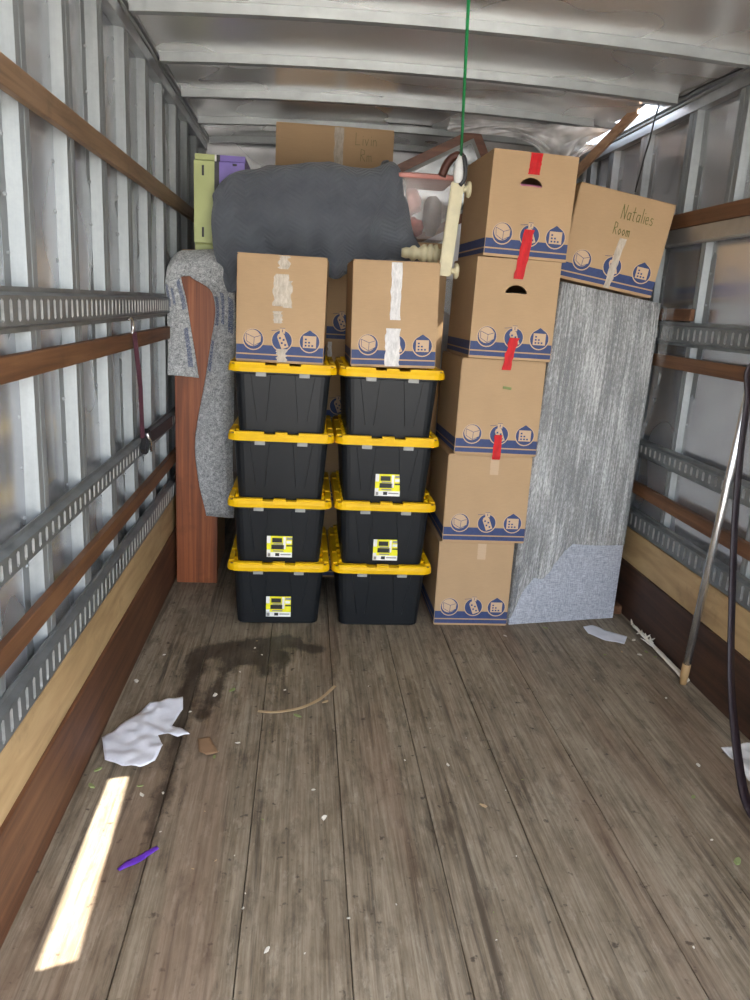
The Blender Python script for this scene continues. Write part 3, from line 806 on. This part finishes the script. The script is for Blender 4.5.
def sticker(root, x, z):
    y = -.2995 + .0 ; w2, h2 = .062, .056
    def yy_(zz): return -(.280 + .022 * (zz - .006) / .256) - .0012
    bm = bmesh.new()
    def rq(x0, x1, z0, z1, o, mi):
        x0, x1, z0, z1 = (k * .92 for k in (x0, x1, z0, z1))
        q = [(x + x0, z + z0), (x + x1, z + z0), (x + x1, z + z1), (x + x0, z + z1)]
        poly(bm, [(a, yy_(b) - o * .0006, b) for a, b in q], mi)
    rq(-.062, .062, -.056, .056, 0, 0)
    rq(-.062, -.044, -.056, .056, 1, 1); rq(-.062, .062, -.056, -.030, 1, 1)      # white column and foot
    rq(-.062, -.044, -.016, .018, 2, 0)
    rq(-.036, .012, .022, .046, 1, 2); rq(-.040, .022, -.014, .010, 1, 2)          # pictures of dark crates
    rq(-.030, .016, .012, .018, 2, 3)
    rq(.018, .030, -.012, .052, 1, 1); rq(.034, .062, .038, .050, 1, 3); rq(.034, .058, .018, .032, 1, 1); rq(.034, .062, .002, .010, 1, 2)
    rq(-.020, .000, -.050, -.034, 2, 2); rq(-.056, -.044, -.052, -.036, 2, 3); rq(.006, .056, -.044, -.038, 2, 3)
    rq(-.030, .020, -.026, -.020, 2, 3)
    obj('label_sticker', bm, ['lab_y', 'lab_w', 'lab_k', 'lab_g'], root)
LEV = ['bottom', 'second lowest', 'second highest', 'top']
rr = random.Random(11)
for col, (cx, where) in enumerate(((-.091, 'stack beside the grey felt pad'), (.3805, 'stack beside the carton tower'))):
    for k in range(4):
        r = empty('storage_tote', (cx + rr.uniform(-.003, .003) , 3.31 + LD + rr.uniform(-.004, .004), TP * k), (0, 0, rr.uniform(-.006, .006)))
        b = link('tote_body', TM['body'], r); [setattr(link('moulded_panel', TM['rib%d' % s], b), 'name', 'moulded_panel') for s in (0, 1)]; [setattr(link('clip', TM['clips'], b), 'location', (s * .092, 0, 0)) for s in (-1, 1)]
        ld = link('lid', TM['lid'], r); link('lid_hole_discs', TM['holes'], ld)['kind'] = 'stuff'
        st = (col, k) in ((0, 0), (0, 1), (1, 1), (1, 2))
        if st: sticker(r, (.004 if col == 0 else .016) + rr.uniform(-.006, .004), {(0, 0): .088, (0, 1): .082, (1, 1): .078, (1, 2): .088}[(col, k)])
        tag(r, '%s black tote with yellow lid %s, %s' % (LEV[k], 'and printed sticker' if st else 'and no sticker', where), 'storage tote', 'black totes with yellow lids')

# ------------------------------------------------------------------ wooden board with grey felt pad, suitcase
ub = obj('upright_board', bbox(-.632, -.424, 3.872, 3.912, .001, 1.615, .003, 2), 'board')
tag(ub, 'reddish brown wooden board standing upright on the floor, half under the grey felt pad', 'board')
def Q(x, y, Y): return py(x, y, Y)
cols = [
 [(171, 258, 3.93), (167, 268, 3.862), (165, 284, 3.853), (167, 300, 3.85), (167, 322, 3.85), (168, 352, 3.85), (168, 375, 3.85)],
 [(177, 252, 3.93), (174, 264, 3.85), (173, 285, 3.835), (176, 302, 3.835), (178, 325, 3.838), (181, 352, 3.835), (182, 376, 3.835)],
 [(184, 250, 3.93), (182, 262, 3.846), (181, 277, 3.84), (186, 298, 3.85), (190, 322, 3.852), (195, 352, 3.85), (199, 378, 3.85)],
 [(190, 250, 3.93), (190, 262, 3.842), (190, 276, 3.84), (214, 297, 3.855), (209, 357, 3.855), (195, 446, 3.852), (206, 516, 3.85)],
 [(204, 249, 3.93), (207, 262, 3.838), (212, 275, 3.83), (222, 300, 3.83), (219, 362, 3.83), (211, 447, 3.828), (219, 517, 3.83)],
 [(220, 249, 3.93), (225, 264, 3.84), (230, 282, 3.84), (234, 308, 3.845), (231, 365, 3.84), (225, 447, 3.84), (228, 518, 3.84)],
 [(227, 252, 3.95), (231, 268, 3.86), (235, 288, 3.87), (236, 315, 3.88), (235, 365, 3.88), (233, 447, 3.88), (234, 518, 3.88)]]
grid = [[Q(*cols[c][r]) for c in range(7)] for r in range(7)]
back = [[Vector((p.x, 3.945, p.z - .05 - .15 * k)) for p in grid[0]] for k in (1, 0)]
grid = back + grid
fp = cloth('felt_pad', grid, 'felt', None, skip={(r, 2) for r in range(4, 8)}, k=8, thick=.007, wr=.006, seed=4, nsc=7)
tag(fp, 'grey felt moving pad with blue print draped over the upright wooden board', 'blanket')

sc = empty('suitcase', (-.50, 4.16, 1.675))
def shell(x0, x1, r=.03):
    bm = bmesh.new(); box(bm, x0, x1, -.22, .22, 0, .435)
    bmesh.ops.bevel(bm, geom=[e for e in bm.edges if abs(e.verts[0].co.x - e.verts[1].co.x) > .01], offset=.035, segments=5, affect='EDGES')
    return bm
obj('lime_half', shell(-.045, .050), 'lime', sc, False)
obj('seam', shell(.050, .072), 'black_pl', sc); obj('violet_half', shell(.072, .19), 'violet', sc)
for x, z in ((-.008, .335), (-.008, .06), (.118, .30)): obj('latch_slot', bbox(x, x + .01, -.224, -.218, z, z + .045, .001, 1), 'black_pl', sc)
obj('zip_pull', bbox(.052, .060, -.226, -.219, .40, .43, .001), 'white_pl', sc)
obj('carry_handle', bbox(.135, .155, -.235, -.218, .385, .393, .003), 'black_pl', sc)
tag(sc, 'hard suitcase with lime and violet halves, behind the felt pad by the wall', 'suitcase')
tall('wardrobe_carton', -.605, -.44, 3.96, 4.42, 0, 1.672, 'narrow tall carton hidden behind the upright board, under the suitcase')

# ------------------------------------------------------------------ dark quilted blanket
B = []
#      back/top edge  .. rows down the front
rowY = [4.36, 4.08, 3.87, 3.825, 3.815, 3.81, 3.82, 3.83]
colsB = [
 [(222, 185), (218, 183), (215, 188), (213, 205), (212, 225), (214, 245), (219, 268), (222, 290)],
 [(228, 178), (225, 174), (222, 176), (221, 195), (219, 220), (221, 245), (226, 268), (230, 292)],
 [(240, 174), (238, 169), (236, 170), (236, 190), (238, 215), (240, 243), (243, 265), (246, 292)],
 [(262, 172), (260, 169), (259, 171), (257, 190), (259, 215), (264, 240), (268, 262), (270, 290)],
 [(282, 170), (281, 167), (280, 170), (279, 190), (280, 215), (284, 240), (288, 258), (290, 288)],
 [(303, 167), (303, 163), (304, 166), (305, 188), (306, 214), (308, 236), (310, 254), (312, 270)],
 [(322, 169), (323, 166), (325, 170), (327, 190), (328, 214), (330, 238), (332, 258), (334, 279)],
 [(345, 171), (347, 169), (349, 172), (350, 192), (350, 214), (349, 238), (348, 256), (346, 274)],
 [(366, 170), (368, 168), (371, 171), (372, 192), (371, 214), (368, 238), (365, 254), (362, 270)],
 [(382, 167), (384, 164), (387, 166), (386, 190), (380, 214), (378, 236), (384, 252), (384, 270)],
 [(392, 166), (395, 162), (398, 164), (400, 188), (401, 212), (400, 232), (408, 250), (414, 264)],
 [(397, 170), (401, 166), (404, 172), (409, 195), (411, 215), (414, 236), (426, 254), (438, 266)]]
offs = [.02, .0, .01, -.01, .02, -.01, .012, -.008, .01, -.02, .0, .03]
offs2 = [.03, .015, -.012, .018, -.01, .012, -.018, .012, -.010, -.03, -.035, -.02]
grid = []
for r in range(8):
    row = []
    for c in range(12):
        Y = rowY[r] + (offs[c] * .6 if r in (3, 4) else offs2[c] if r >= 5 else 0)
        x, y = colsB[c][r]
        if r == 0: p = Q(x, y, 4.36); p.z = grid_top[c].z - .012 if 0 else Q(colsB[c][1][0], colsB[c][1][1], 4.08).z - .03; p.x = Q(colsB[c][1][0], colsB[c][1][1], 4.08).x; p.y = 4.36
        else: p = Q(x, y, Y)
        if r <= 1: p.x = min(max(p.x, -.285 + .012 * c), .375 - .012 * (11 - c))
        if r <= 1 and c < 3: p.z -= .01
        row.append(p)
    grid.append(row)
bl = cloth('moving_blanket', grid, 'blanket', None, k=10, thick=.010, wr=.013, seed=2, nsc=4.5, fold=1.6)
tag(bl, 'dark blue grey quilted moving blanket draped over the load above the totes', 'blanket')

# ------------------------------------------------------------------ clear tub, frame, cream rail, clamp, rope
tb = empty('storage_tub', (.545, 4.02, 1.782))
bm = bmesh.new()
outer = [rrect(.105, .15, .02, 0), rrect(.112, .157, .02, .01), rrect(.128, .172, .02, .270)]
loft(bm, outer, True, False); bm.faces.new([bm.verts.new(p) for p in outer[0]][::-1])
obj('tub_body', bm, 'tub', tb, True)
bm = bmesh.new(); loft(bm, [rrect(.137, .181, .025, .268), rrect(.140, .184, .025, .272), rrect(.140, .184, .025, .286), rrect(.130, .174, .022, .292)]); obj('lid', bm, 'pinklid', tb)
tag(tb, 'clear plastic tub with pink lid, full of clothes, beside the dark blanket', 'storage tub')
def lump(name, c, r, mat, lb, seed):
    bm = bmesh.new(); bmesh.ops.create_icosphere(bm, subdivisions=3, radius=1)
    for v in bm.verts:
        k = 1 + .22 * noise.noise(v.co * 1.9 + Vector((seed, 0, 0))) + .1 * noise.noise(v.co * 5 + Vector((seed, 3, 0)))
        v.co = Vector((v.co.x * r[0] * k, v.co.y * r[1] * k, v.co.z * r[2] * k))
    o = obj(name, bm, mat, None, True); o.location = c; return tag(o, lb, 'clothes')
lump('folded_garment', (.50, 4.0, 1.845), (.062, .11, .050), 'redstuff', 'red garment in the bottom of the clear tub', 1)
lump('folded_garment', (.60, 3.97, 1.90), (.045, .09, .095), 'darkstuff', 'charcoal garment bundled in the clear tub', 5)
lump('folded_garment', (.495, 4.02, 1.965), (.055, .09, .065), 'pinklid', 'rosy garment at the top of the clear tub', 9)

fr = empty('picture_frame', (.70, 4.44, 2.125), (0, -.48, .0))
bm = bmesh.new()
for x0, x1, z0, z1 in ((-.30, .30, .13, .175), (-.30, .30, -.24, -.195), (-.30, -.255, -.195, .13), (.255, .30, -.195, .13)):
    b2 = box(bm, x0, x1, -.016, .016, z0, z1)
obj('moulding', bm, 'frame_w', fr)
bm = bmesh.new()
for x0, x1, z0, z1 in ((-.255, .255, .112, .13), (-.255, .255, -.195, -.177), (-.255, -.237, -.177, .112), (.237, .255, -.177, .112)): box(bm, x0, x1, -.010, .010, z0, z1)
obj('inner_bead', bm, 'lab_g', fr); obj('glass', bbox(-.237, .237, -.002, .004, -.177, .112), 'glass', fr)
tag(fr, 'mahogany picture frame tilted behind the clear tub', 'picture frame')

ch = empty('chair_frame', (.56, 3.55, 1.645))
a = py(458, 182, 3.42); b = py(444, 276, 3.42); base = Vector(ch.location)
bm = bmesh.new(); dirv = (a - b)
ribbon(bm, [b - base, b.lerp(a, .5) - base, a - base], .054, .026, (1, 0, 0))
bmesh.ops.bevel(bm, geom=list(bm.edges), offset=.005, segments=2, affect='EDGES'); obj('rail', bm, 'cream', ch)
for p, nm in ((b.lerp(a, .06), 'knob'), (b.lerp(a, .93), 'knob')):
    bm = bmesh.new(); c0 = p - base
    prof = [(.012, .014), (.020, .014), (.024, .012), (.028, .032), (.038, .034), (.044, .028), (.046, .008)]
    loft(bm, [[c0 + Vector((x + .014, r * math.cos(k * .5236), r * math.sin(k * .5236))) for k in range(12)] for x, r in prof]); obj(nm, bm, 'cream', ch, True)
prof = [(-.15, .020), (-.13, .026), (-.11, .024), (-.10, .034), (-.085, .036), (-.07, .024), (-.055, .034), (-.045, .044), (-.03, .044), (-.022, .030), (-.014, .046), (0, .048), (.008, .034), (.014, .046), (.026, .046), (.034, .026), (.06, .022)]
bm = bmesh.new(); loft(bm, [[Vector((x * .9 - .01, .03 + .95 * r * math.cos(k * .4488), .052 + .95 * r * math.sin(k * .4488))) for k in range(14)] for x, r in prof]); obj('turned_leg', bm, 'cream', ch, True)
tag(ch, 'cream painted furniture rail with round knobs and turned leg, beside the carton tower', 'furniture part')
top = py(459, 178, 3.41)
cp = empty('rope_clamp', top)
bm = bmesh.new(); tube(bm, [(.0, 0, -.02), (-.004, 0, .02), (-.004, 0, .06), (.002, 0, .09)], [.020, .022, .018, .010], 10); obj('clamp_jaw', bm, 'white_pl', cp, True)
bm = bmesh.new(); tube(bm, spline([(.004, -.012, -.03), (.022, -.014, .0), (.020, -.014, .05), (.010, -.01, .085)], 4), .009, 8); obj('clamp_handle', bm, 'black_pl', cp, True)
tag(cp, 'white and black clamp at the end of the green rope', 'clamp')
e0 = top + Vector((.002, 0, .085)); e1 = Vector((.44, 2.50, crown(.44) - .058))
bm = bmesh.new(); pts = [e0.lerp(e1, k / 10) + Vector((0, 0, -.012 * math.sin(math.pi * k / 10))) for k in range(11)]
tube(bm, pts, .0055, 7); rp = obj('rope', bm, 'rope_g', None, True); tag(rp, 'thin green rope from the roof bow down to the clamp', 'rope')
bm = bmesh.new(); tube(bm, spline([py(442, 176, 3.55), py(446, 166, 3.55), py(452, 158, 3.55), py(460, 156, 3.55), py(463, 166, 3.55)], 5), [.018] * 21, 8)
hb = obj('leather_handle', bm, 'leather', None, True); tag(hb, 'brown leather bag handle behind the white clamp', 'handle')

# ------------------------------------------------------------------ upholstered panel in stretch film
c00 = Vector((1.020, 3.385, .001)); c10 = Vector((1.582, 3.490, .001)); c01 = py(562, 283, 3.50); c11 = py(660, 305, 3.575)
nrm = (c10 - c00).cross(c01 - c00).normalized()     # points to the back
if nrm.y < 0: nrm = -nrm
nrm.z = 0; nrm.normalize()
pn = empty('upholstered_panel', (1.30, 3.48, 0)); pb = Vector(pn.location)
def pt(u, v, o):
    e = (1 - (2 * u - 1) ** 6) * (1 - (2 * v - 1) ** 8)
    q = c00.lerp(c10, u).lerp(c01.lerp(c11, u), v); return q - nrm * (o + .018 * e) - pb
TH = .11
bm = bmesh.new(); nu, nv = 14, 26
g = [[bm.verts.new(pt(i / nu, j / nv, 0)) for i in range(nu + 1)] for j in range(nv + 1)]
h = [[bm.verts.new(c00.lerp(c10, i / nu).lerp(c01.lerp(c11, i / nu), j / nv) + nrm * TH - pb) for i in range(nu + 1)] for j in range(nv + 1)]
for j in range(nv):
    for i in range(nu):
        bm.faces.new((g[j][i], g[j][i + 1], g[j + 1][i + 1], g[j + 1][i])); bm.faces.new((h[j][i], h[j + 1][i], h[j + 1][i + 1], h[j][i + 1]))
    bm.faces.new((g[j][0], g[j + 1][0], h[j + 1][0], h[j][0])); bm.faces.new((g[j][nu], h[j][nu], h[j + 1][nu], g[j + 1][nu]))
for i in range(nu):
    bm.faces.new((g[0][i], h[0][i], h[0][i + 1], g[0][i + 1])); bm.faces.new((g[nv][i], g[nv][i + 1], h[nv][i + 1], h[nv][i]))
obj('cushioned_body', bm, 'uphol', pn)
bm = bmesh.new(); uvl = bm.loops.layers.uv.new('UVMap'); nu, nv = 90, 90
def vmin(u):
    pts = [(-.2, .0), (.0, .02), (.06, .10), (.14, .15), (.24, .145), (.38, .225), (.47, .255), (.7, .25), (1, .25), (1.2, .25)]
    for (a0, b0), (a1, b1) in zip(pts, pts[1:]):
        if a0 <= u <= a1: return b0 + (b1 - b0) * (u - a0) / (a1 - a0)
    return .25
rows = []
for j in range(nv + 1):
    row = []
    for i in range(nu + 1):
        s = -.14 + 1.28 * i / nu; uu = min(max(s, 0), 1); v0 = vmin(s); v = v0 + (1.004 - v0) * j / nv
        wk = .009 * noise.noise(Vector((uu * 30, v * 1.6, 2))) + .005 * noise.noise(Vector((uu * 62, v * 5, 7)))
        if s < 0: q = c00.lerp(c01, v) + nrm * (-s / .14 * TH) - pb + Vector((-.006, 0, 0)) + Vector((wk, 0, 0))
        elif s > 1: q = c10.lerp(c11, v) + nrm * ((s - 1) / .14 * TH) - pb + Vector((.005, 0, 0)) + Vector((wk * .5, 0, 0))
        else: q = pt(uu, min(v, 1), .008 + wk); q.z += max(0, v - 1) * 1.5
        row.append(bm.verts.new(q))
    rows.append(row)
for j in range(nv):
    for i in range(nu):
        f = bm.faces.new((rows[j][i], rows[j][i + 1], rows[j + 1][i + 1], rows[j + 1][i]))
        for lp, (a_, b_) in zip(f.loops, ((i, j), (i + 1, j), (i + 1, j + 1), (i, j + 1))): lp[uvl].uv = (a_ / nu, b_ / nv)
obj('stretch_wrap', bm, 'film', pn, True)
# loose twist of film off the upper corner
bm = bmesh.new(); A = [py(663, 306, 3.50), py(660, 335, 3.50), py(654, 372, 3.50), py(648, 405, 3.50), py(640, 432, 3.50), py(633, 455, 3.51)]
Bq = [py(675, 308, 3.38), py(671, 335, 3.38), py(664, 365, 3.40), py(655, 402, 3.42), py(644, 434, 3.46), py(634, 457, 3.50)]
A = spline(A, 6); Bq = spline(Bq, 6); g = []
for i, (p, q) in enumerate(zip(A, Bq)):
    g.append([bm.verts.new(p.lerp(q, k / 6) + Vector((0, .012 * noise.noise(Vector((k * 1.3, i * .35, 3))), 0)) - pb) for k in range(7)])
for a_, b_ in zip(g, g[1:]):
    for k in range(6): bm.faces.new((a_[k], a_[k + 1], b_[k + 1], b_[k]))
obj('loose_film', bm, 'loosefilm', pn, True)
tag(pn, 'grey upholstered panel in silvery stretch film, leaning between the tower and the wall', 'wrapped panel')

# ------------------------------------------------------------------ film hanging under the roof and a lath
bm = bmesh.new(); g = []
nx, ny = 70, 34
for j in range(ny + 1):
    row = []
    for i in range(nx + 1):
        u, v = i / nx, j / ny
        x = .70 + .86 * u; pk = math.exp(-((u - .72) / .17) ** 2)
        x += (.72 - u) * .35 * pk * v                       # gathered into a crumpled hanging lump
        z = 2.408 - v * (.05 + .17 * pk) + .012 * noise.noise(Vector((u * 5, v * 2, 1)))
        fold = (.02 + .05 * pk) * (1 - 2.4 * abs(noise.noise(Vector((u * 9 + v * 3, v * 3.5, 5))))) * (.25 + v)
        row.append(bm.verts.new((x, 4.21 + .10 * v + fold * .8, z + fold * .15)))
    g.append(row)
for j in range(ny):
    for i in range(nx): bm.faces.new((g[j][i], g[j][i + 1], g[j + 1][i + 1], g[j + 1][i]))
hf = obj('plastic_film', bm, 'clearfilm', None, True); tag(hf, 'crumpled clear plastic film hanging from the roof behind the carton tower', 'plastic film')
bm = bmesh.new(); p0 = py(637, 110, 3.96); p1 = py(560, 190, 4.40); ribbon(bm, [p0, p1], .045, .02, (0, -.3, 1)); lt = obj('wooden_lath', bm, 'lath')
tag(lt, 'pale wooden lath leaning up to the roof behind the tower', 'lath')

# ------------------------------------------------------------------ straps, bar, wire along the walls
st = empty('ratchet_strap', (XL + .01, 3.05, .86))
b0 = Vector(st.location)
p0 = pxx(132, 332, XL + .012); p1 = pxx(141, 438, XL + .016)
bm = bmesh.new(); ribbon(bm, [p0 - b0 + Vector((.008, 0, 0)), p0.lerp(p1, .5) - b0 + Vector((.014, 0, 0)), p1 - b0 + Vector((.006, 0, 0))], .017, .003, (.75, .65, 0)); obj('webbing', bm, 'strap_red', st)
bm = bmesh.new(); q0 = pxx(128, 320, XL + .006); tube(bm, spline([q0 - b0, pxx(131, 318, XL + .014) - b0, pxx(133, 326, XL + .016) - b0, pxx(132, 334, XL + .014) - b0], 4), .005, 7); obj('wire_hook', bm, 'steel', st, True)
r0 = pxx(145, 442, XL + .02) - b0
bm = bmesh.new(); box(bm, r0.x - .012, r0.x + .016, r0.y - .05, r0.y + .055, r0.z - .022, r0.z + .022); bmesh.ops.bevel(bm, geom=list(bm.edges), offset=.006, segments=2, affect='EDGES')
bmesh.ops.rotate(bm, verts=bm.verts, cent=r0, matrix=Matrix.Rotation(.75, 3, 'X')); obj('ratchet_body', bm, 'black_pl', st)
bm = bmesh.new(); tube(bm, [r0 + Vector((.014, -.03, .04)), r0 + Vector((.022, .0, .0)), r0 + Vector((.014, .05, -.045))], .006, 8); obj('ratchet_lever', bm, 'steel', st, True)
bm = bmesh.new(); ribbon(bm, spline([r0 + Vector((.008, .02, .01)), pxx(158, 432, XL + .012) - b0, pxx(172, 421, XL + .010) - b0], 5), .05, .003, (0, .2, 1)); obj('slack_webbing', bm, 'strap_dark', st)
tag(st, 'maroon ratchet strap with black buckle hooked between two wall tracks', 'strap')

lb_ = empty('load_bar', (1.600, 2.80, 0)); b0 = Vector(lb_.location)
f0 = Vector((1.612, 2.80, .02)); f1 = py(751, 385, 2.70)
if f1.x > 1.62: f1.x = 1.62
dv = (f1 - f0)
bm = bmesh.new(); tube(bm, [f0 + dv * .05 - b0, f0 + dv * .5 - b0, f0 + dv * 1.45 - b0], .0155, 14); obj('bar_tube', bm, 'steel', lb_, True)
bm = bmesh.new(); tube(bm, [f0 - b0 + Vector((0, 0, -.019)), f0 - b0 + dv * .02, f0 + dv * .06 - b0], [.014, .017, .017], 12); obj('rubber_foot', bm, 'rubber', lb_, True)
tag(lb_, 'bright steel load bar leaning on the wall, standing on the floor', 'load bar')

P = [Vector((1.648, 2.42, 1.41)), Vector((1.625, 2.44, 1.39)), py(752, 365, 2.50), py(748, 400, 2.50), py(741, 450, 2.48), py(735, 520, 2.43), py(732, 600, 2.36), py(731, 680, 2.24), py(737, 750, 2.08), py(748, 806, 1.93), py(772, 845, 1.82)]
P[-1].z = max(P[-1].z, .02)
bm = bmesh.new(); ribbon(bm, spline(P, 8), .034, .006, (1, .55, 0)); hs = obj('hanging_strap', bm, 'strap_dark', None, True)
tag(hs, 'dark purple webbing strap hanging in front of the wall down to the floor', 'strap')
P = [pxx(x, y, 1.634) for x, y in ((748, 66), (725, 76), (700, 87), (684, 96), (672, 98), (661, 103), (655, 118), (650, 138), (645, 155), (641, 170), (635, 192))]
bm = bmesh.new(); tube(bm, spline(P, 5), .004, 6); wi = obj('cable', bm, 'wire', None, True); tag(wi, 'thin black cable running along the roof edge and down the wall', 'cable')
fbk = obj('wooden_block', bbox(1.592, 1.648, 3.54, 3.62, .001, .045, .003), 'rail_w'); tag(fbk, 'small reddish wood block on the floor behind the wrapped panel', 'block')

# ------------------------------------------------------------------ litter on the floor
def sheet_on_floor(name, outline, mat, lb, cat, amp=.012, seed=0, n=26):
    """crumpled sheet: outline given in photo pixels lying on the floor"""
    pts = [pz(x, y, 0) for x, y in outline]; bm = bmesh.new()
    f = bm.faces.new([bm.verts.new((p.x, p.y, 0)) for p in pts])
    bmesh.ops.triangulate(bm, faces=[f]); 
    for _ in range(4):
        bmesh.ops.subdivide_edges(bm, edges=[e for e in bm.edges if e.calc_length() > .018], cuts=1, use_grid_fill=False); bmesh.ops.triangulate(bm, faces=bm.faces)
    for v in bm.verts:
        r = 1 - abs(noise.noise(Vector((v.co.x * 6, v.co.y * 6, seed)))); v.co.z = .003 + amp * max(0, r - .45) + amp * .5 * (noise.noise(v.co * 22 + Vector((0, 0, seed))) + .6)
    cx = sum((v.co for v in bm.verts), Vector()) / len(bm.verts); cx.z = 0
    for v in bm.verts: v.co -= cx
    o = obj(name, bm, mat, None, True); o.location = cx
    md = o.modifiers.new('t', 'SOLIDIFY'); md.thickness = .0008
    return tag(o, lb, cat)
sheet_on_floor('torn_paper', [(102, 741), (112, 735), (130, 722), (150, 708), (168, 703), (183, 701), (183, 712), (177, 720), (172, 729), (180, 732), (190, 738), (178, 741), (168, 738), (158, 739), (163, 751), (155, 764), (140, 770), (122, 769), (105, 764)],
               'paper', 'large torn sheet of white paper on the floor by the kick board', 'paper', .018, 3)
sheet_on_floor('paper_scrap', [(583, 628), (592, 627), (612, 634), (627, 638), (624, 646), (606, 642), (588, 635)], 'paper', 'small strip of white paper on the floor before the wrapped panel', 'paper', .008, 5)
sheet_on_floor('card_scrap', [(198, 741), (210, 739), (218, 754), (207, 757), (199, 754)], 'brownpaper', 'small brown card scrap on the floor beside the torn paper', 'card scrap', .006, 6)
sheet_on_floor('plastic_scrap', [(720, 752), (750, 747), (760, 790), (748, 785), (735, 765)], 'clearfilm', 'pale plastic scrap on the floor under the hanging strap', 'plastic scrap', .02, 7)
sheet_on_floor('purple_strip', [(117, 871), (128, 862), (157, 848), (159, 851), (135, 866), (120, 873)], 'purple', 'purple plastic strip lying on the floor', 'plastic strip', .006, 8)
bm = bmesh.new(); ribbon(bm, spline([pz(x, y, .006) for x, y in ((258, 711), (275, 712), (300, 708), (320, 699), (335, 686))], 6), .012, .003, (0, 1, 0)); o = obj('tan_strip', bm, 'chip_t')
tag(o, 'thin curved tan strip lying on the floor', 'strip')
# splintered pale wood along the dark kick board
sw = empty('splintered_stick', pz(655, 650)); b0 = Vector(sw.location); b0.z = 0
s0, s1 = pz(690, 680, .012), pz(632, 624, .03)
s0.x = min(s0.x, 1.632); s1.x = min(s1.x, 1.62)
bm = bmesh.new(); rings = []; n = 14
for k in range(n + 1):
    p = s0.lerp(s1, k / n); r = .019 * (1 - .65 * k / n) * random.uniform(.8, 1.2)
    rings.append([p - b0 + Vector((r * math.cos(a * 1.0472) * .9, 0, r * .6 * math.sin(a * 1.0472) + random.uniform(-.002, .002))) for a in range(6)])
loft(bm, rings); obj('stick_body', bm, 'splinter', sw)
bm = bmesh.new(); rr = random.Random(8)
for k in range(26):
    p = s0.lerp(s1, rr.uniform(.55, 1.02)) - b0; dq = Vector((rr.uniform(-.05, .02), rr.uniform(-.03, .06), rr.uniform(.0, .035)))
    tube(bm, [p, p + dq * .6, p + dq], [.006, .004, .001], 5)
obj('frayed_end', bm, 'chip_w', sw)
tag(sw, 'splintered pale stick with frayed end lying along the dark kick board', 'stick')
# chips and leaves
rr = random.Random(21)
def chip_mesh(seed):
    r2 = random.Random(seed); bm = bmesh.new(); n = 7
    ring = [Vector((math.cos(a * 6.2832 / n) * r2.uniform(.6, 1.2), math.sin(a * 6.2832 / n) * r2.uniform(.3, .6), 0)) for a in range(n)]
    loft(bm, [[(v.x, v.y, 0) for v in ring], [(v.x * .9, v.y * .85, .12 + r2.uniform(0, .3)) for v in ring]])
    mm = D.meshes.new('chip'); bm.normal_update(); bm.to_mesh(mm); bm.free(); return mm
CH = {}
for k in ('chip_w', 'chip_g', 'chip_t'):
    CH[k] = [chip_mesh(sum(map(ord, k)) + i) for i in range(3)]
    for mm in CH[k]: mm.materials.append(M[k])
LB = {'chip_w': ('pale chip scattered on the floor', 'chip', 'pale chips on the floor'), 'chip_g': ('greenish dry leaf bit scattered on the floor', 'leaf', 'leaf bits on the floor'), 'chip_t': ('tan splinter scattered on the floor', 'splinter', 'tan splinters on the floor')}
known = [(215, 695, 'chip_w', .016), (232, 690, 'chip_g', .018), (297, 716, 'chip_g', .018), (238, 743, 'chip_w', .011), (152, 633, 'chip_w', .018), (160, 620, 'chip_w', .012), (214, 757, 'chip_g', .012),
         (142, 795, 'chip_w', .014), (163, 793, 'chip_w', .008), (140, 786, 'chip_g', .012), (72, 818, 'chip_g', .024), (92, 786, 'chip_g', .018), (98, 770, 'chip_g', .016), (267, 950, 'chip_w', .013), (324, 818, 'chip_w', .014),
         (313, 790, 'chip_w', .009), (325, 702, 'chip_t', .014), (484, 806, 'chip_t', .014), (448, 765, 'chip_w', .012), (505, 636, 'chip_w', .012), (545, 628, 'chip_g', .014), (666, 698, 'chip_w', .010), (698, 765, 'chip_w', .013),
         (693, 797, 'chip_g', .014), (712, 840, 'chip_w', .007), (738, 862, 'chip_g', .022), (640, 655, 'chip_w', .014), (646, 652, 'chip_g', .014), (655, 657, 'chip_g', .012), (662, 661, 'chip_w', .012), (634, 640, 'chip_w', .016),
         (605, 655, 'chip_g', .012), (622, 652, 'chip_t', .010), (132, 686, 'chip_w', .022), (136, 681, 'chip_w', .018), (164, 655, 'chip_w', .010), (255, 648, 'chip_w', .009), (262, 655, 'chip_w', .008), (240, 672, 'chip_w', .007), (285, 690, 'chip_w', .008), (190, 712, 'chip_w', .008)]
for i in range(34): known.append((rr.uniform(120, 700), rr.uniform(640, 960), rr.choice(['chip_w', 'chip_w', 'chip_t', 'chip_g']), rr.uniform(.003, .006)))
for x, y, k, s in known:
    p = pz(x, y, 0)
    if p.x > 1.62 or p.x < -.62: continue
    o = D.objects.new('floor_' + {'chip_w': 'chip', 'chip_g': 'leaf', 'chip_t': 'splinter'}[k], rr.choice(CH[k])); C.objects.link(o)
    o.location = (p.x, p.y, .0006); o.scale = (s, s, s * .6); o.rotation_euler = (0, 0, rr.uniform(0, 6.28)); tag(o, *LB[k])
